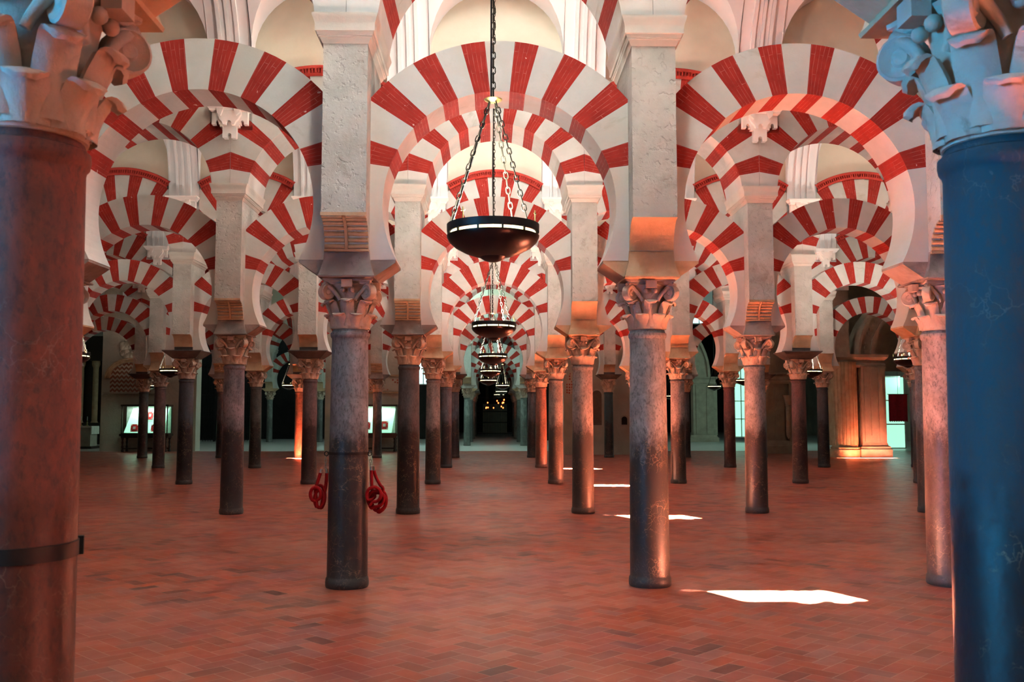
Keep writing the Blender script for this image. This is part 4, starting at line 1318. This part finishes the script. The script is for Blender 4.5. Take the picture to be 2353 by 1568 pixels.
# fluted half column
pts = []
for i in range(n+1):
    a = pi*i/n; r = 0.47 - (0.018 if (i % 6) in (0,) else 0.0)
    pts.append((-0.55 + r*cos(a+pi), -0.25 + r*sin(a+pi)))
pts += [(-0.08, 0.3), (-1.02, 0.3)]
m.extrude(pts, 'z', 0.45, 3.72); link('fluted_shaft', m.mesh('fluted_shaft', M['corbel'], 30), t)
m = MB(); m.lathe([(.60,0.0),(.60,.30),(.56,.34),(.58,.38),(.52,.42),(.50,.47)], 40, (-.55,-.22)); link('round_base', m.mesh('round_base', M['corbel'], 30), t)
m = MB(); m.box(0.0,0.95,-.55,.6,.55,3.55); 
for (a, b_) in ((.10,.28),(.67,.85)): m.box(a,b_,-.585,-.55,.62,3.5)
m.box(.36,.60,-.58,-.55,.85,3.3); link('panelled_shaft', m.mesh('panelled_shaft', M['grey_stone'], 20), t)
m = MB(); m.loft_rect([(0,.14),(.32,.14),(.34,.10),(.42,.09),(.46,.03),(.56,.0)], .48, .58, (.48,0.02)); link('square_base', m.mesh('square_base', M['grey_stone'], 20), t)
m = MB(); m.loft_rect([(3.5,0),(3.56,.04),(3.62,.04),(3.66,.0),(3.78,.0),(3.84,.07),(3.90,.12),(4.0,.14),(4.02,.14)], .95, .52, (.0,0.02)); link('pier_capital', m.mesh('pier_capital', M['grey_stone'], 20), t)
m = MB(); n = 28
for (ra, rb, ya, yb) in ((2.2,2.35,-.60,.6),(2.35,2.75,-.52,.6),(2.75,2.85,-.62,.6)):
    rings = []
    for i in range(n+1):
        a = pi*i/n; c = 2.75
        rings.append([m.vert((c-r_*cos(a), y_, 4.02+r_*0.92*sin(a))) for r_, y_ in ((ra,ya),(rb,ya),(rb,yb),(ra,yb))])
    for A, B in zip(rings, rings[1:]):
        for q in range(4): m.face((A[q], A[(q+1)%4], B[(q+1)%4], B[q]))
for i in range(40):
    a = pi*(i+.5)/40; m.obox((2.75-2.55*cos(a), -.53, 4.02+2.55*.92*sin(a)), Vector((.05,0,0)), Vector((0,.03,0)), Vector((0,0,.05)))
link('coffered_arch', m.mesh('coffered_arch', M['grey_stone'], 30), t)
# panelled wall pilaster with corbel
t = thing('stone_pilaster', 'grey panelled stone pilaster with cornice behind the pale grey column', 'pilaster', (12.2, 40.55, 0))
m = MB(); m.box(-.95,.35,-.16,0,.55,3.0); m.box(.55,.95,-.16,0,.55,3.0); m.box(-.6,-.35,-.20,-.16,.7,2.85); m.box(-.1,.12,-.20,-.16,.7,2.85)
link('panels', m.mesh('panels', M['grey_stone'], 20), t)
m = MB(); m.loft_rect([(0,.1),(.32,.1),(.36,.06),(.46,.05),(.55,.02)], 1.0, .14, (0,-.06)); link('plinth', m.mesh('plinth', M['grey_stone'], 20), t)
m = MB(); m.loft_rect([(2.98,0),(3.05,.05),(3.12,.05),(3.16,.0),(3.28,.0),(3.38,.12),(3.45,.14)], 1.0, .14, (0,-.06)); link('cornice', m.mesh('cornice_', M['grey_stone'], 20), t)
m = MB(); m.lathe([(.02,.62),(.09,.75),(.11,.95),(.10,2.0),(.12,2.02),(.10,2.06),(.12,2.12),(.20,2.42),(.22,2.48)], 20, (.46,-.28)); link('hanging_shaft', m.mesh('hanging_shaft', M['capital'], 40), t)
# green-lit far pier and arch
t = thing('stone_pier', 'far stone pier in greenish light between grey and reddish columns', 'pier', (X(1618,57), 57.4, 0))
m = MB(); m.box(-.62,.62,-.35,.35,.4,3.5); m.box(-.45,-.2,-.39,-.35,.5,3.4); m.box(.2,.45,-.39,-.35,.5,3.4); m.box(.68,.9,-.1,.35,.4,3.5); link('panelled_shaft', m.mesh('ps', M['grey_stone'], 20), t)
m = MB(); m.loft_rect([(0,.14),(.25,.14),(.3,.06),(.4,.02)], .75, .37); link('pier_base', m.mesh('pb', M['grey_stone'], 20), t)
m = MB(); m.loft_rect([(3.48,0),(3.55,.05),(3.62,.0),(3.75,.02),(3.85,.14),(3.92,.14)], .75, .37); link('pier_capital', m.mesh('pc', M['grey_stone'], 20), t)
m = MB(); n = 24
for (ra, rb, ya) in ((2.3,2.6,-.4),(2.6,3.0,-.3),(3.0,3.15,-.42)):
    rings = []
    for i in range(n+1):
        a = pi*i/n
        rings.append([m.vert((-2.7-r_*cos(pi-a) , y_, 3.92+r_*1.2*sin(a))) for r_, y_ in ((ra,ya),(rb,ya),(rb,.4),(ra,.4))])
    for A, B in zip(rings, rings[1:]):
        for q in range(4): m.face((A[q], A[(q+1)%4], B[(q+1)%4], B[q]))
for f_ in range(1): pass
link('arch_band', m.mesh('ab', M['grey_stone'], 30), t)
slab('wall_spandrel', 12.0, 14.15, 37.05, 37.6, 4.03, 6.85, M['grey_stone'])
slab('wall_spandrel', 13.4, 19.5, 41.3, 41.6, 3.55, 9.9, M['grey_stone'])
# bright side windows and what stands before them
M['daylight'] = emit('daylight_pane', (0.62,0.93,0.95), 0.6)
M['daylight_green'] = emit('daylight_green_pane', (0.45,0.95,0.72), 0.42)
def window(n, x, y, z0, z1, w, mat, rz=0, bars=3):
    m = MB(); m.box(-w/2,w/2,0,.03,z0,z1); o = struct(f'window_{n}', m.mesh('window', mat, 0), (x, y, 0), rz)
    m = MB()
    for k in range(bars+1): m.box(-w/2+w*k/bars-.03,-w/2+w*k/bars+.03,-.05,-.005,z0,z1)
    nz = max(1, int((z1-z0)/.9))
    for k in range(nz+1): m.box(-w/2,w/2,-.05,-.005,z0+(z1-z0)*k/nz-.03,z0+(z1-z0)*k/nz+.03)
    struct('window_frame', m.mesh('window_frame', M['white_paint'], 0), (0,0,0), 0, parent=o)
window(1, X(2062,46), 46, 0.02, 3.5, 0.95, M['daylight_green'], bars=1)
window(2, X(1634,58), 58.6, 7.3, 9.6, 3.0, M['daylight'])
window(3, X(640,58), 58.6, 7.3, 9.6, 3.4, M['daylight'])
window(4, X(968,62), 62, 3.6, 5.0, 0.9, M['daylight'])
window(5, X(1697,57), 57, 0.3, 4.6, 1.2, M['daylight_green'])
window(6, X(484,60), 60, 6.5, 8.8, 1.6, M['daylight'])
t = thing('red_banner', 'crimson cloth banner hanging before the bright doorway at far right', 'banner', (X(2070,44.8), 44.8, 0))
m = MB(); 
for k in range(10):
    x0, x1 = -.45+.09*k, -.45+.09*(k+1); y0, y1 = .02*sin(k*1.3), .02*sin((k+1)*1.3)
    m.poly([(x0,y0,1.35),(x1,y1,1.30),(x1,y1,2.62),(x0,y0,2.60)]); m.poly([(x0,y0+.01,2.60),(x1,y1+.01,2.62),(x1,y1+.01,1.30),(x0,y0+.01,1.35)])
link('cloth', m.mesh('cloth', M['banner'], 60), t)
m = MB(); m.tube([(-.5,0,2.62),(.5,0,2.62)], .015, 6); m.tube([(0,0,2.62),(0,0,10.2)], .008, 5); link('hanging_rod', m.mesh('rod', M['iron'], 40), t)

# ------------------------------------------------------------------ light
sun = bpy.data.lights.new('sun', 'SUN'); sun.energy = 1000.0; sun.angle = radians(0.53); sun.color = (1.0, 0.89, 0.68)
so = bpy.data.objects.new('sun', sun); COL.objects.link(so); so.rotation_euler = SUN.to_track_quat('-Z', 'Y').to_euler(); so.location = (0, 0, 40)
w = bpy.data.worlds.new('sky'); SC.world = w; w.use_nodes = True
bg = w.node_tree.nodes['Background']; bg.inputs[0].default_value = (0.55, 0.75, 1.0, 1); bg.inputs[1].default_value = 1.5
SC.view_settings.exposure = 1.27

COOL = (0.86, 0.97, 0.92); WARM = (1.0, 0.80, 0.60)
# daylight lamps in the central crown; side ones are added fill
PW = {0: 90, 1: 130, 2: 70, 3: 80, 4: 60, 5: 35, 6: 20}
for q, y in enumerate(navec):
    area('vault_light', (X0, y+0.3, 9.45), (radians(8), 0, 0), 1.3, 1.3, PW[q], COOL)
    for sx in (-9.0, 9.0):
        area('vault_light', (X0+sx, y, 9.45), (0, 0, 0), 1.3, 1.3, PW[q]*(0.45 if sx > 0 else 0.15), (1.0, 0.88, 0.76))  # added side fill under closed vault, with no opening above
# lamps inside the bowls shine upwards
for (x, y, pw) in [(0.01,6.22,60),(0.035,12.97,115),(0.03,19.83,120),(-0.02,26.7,100),(-0.1,33.55,70),(0.48,40.4,50),(0.5,53,45),(-14.7,41.0,22),(-8.57,40.4,22),(9.15,20.6,80),(9.08,26.7,80),(-8.65,19.83,30),(-8.97,26.7,20)]:
    area('bowl_lamp', (x, y, RIMZ+0.06), (pi, 0, 0), 0.4, 0.4, pw, (1.0, 0.90, 0.78), 170)
# daylight from the courtyard door behind the viewer's left
dq = Vector((9.6, 4.2, 0.4)).to_track_quat('-Z', 'Y').to_euler()
area('courtyard_door', (-8.0, -0.8, 2.8), dq, 1.6, 3.0, 105, (0.05, 0.48, 1.0), 75)
# wide crossing nave
area('side_daylight', (20, 48, 5.5), (radians(90), 0, radians(90)), 5, 5, 130, (0.55, 1.0, 0.85))
area('side_daylight', (-3, 47.5, 9.6), (0, 0, 0), 6, 2, 280, (0.6, 1.0, 0.9))
SC.cycles.use_denoising = True
SC.cycles.max_bounces = 5; SC.cycles.diffuse_bounces = 4; SC.cycles.glossy_bounces = 2; SC.cycles.transmission_bounces = 2
SC.cycles.use_adaptive_sampling = True; SC.cycles.adaptive_threshold = 0.1; SC.cycles.use_auto_tile = False
SC.cycles.time_limit = 1000
SC.cycles.sample_clamp_indirect = 40.0
SC.cycles.use_light_tree = True
SC.cycles.caustics_reflective = False; SC.cycles.caustics_refractive = False
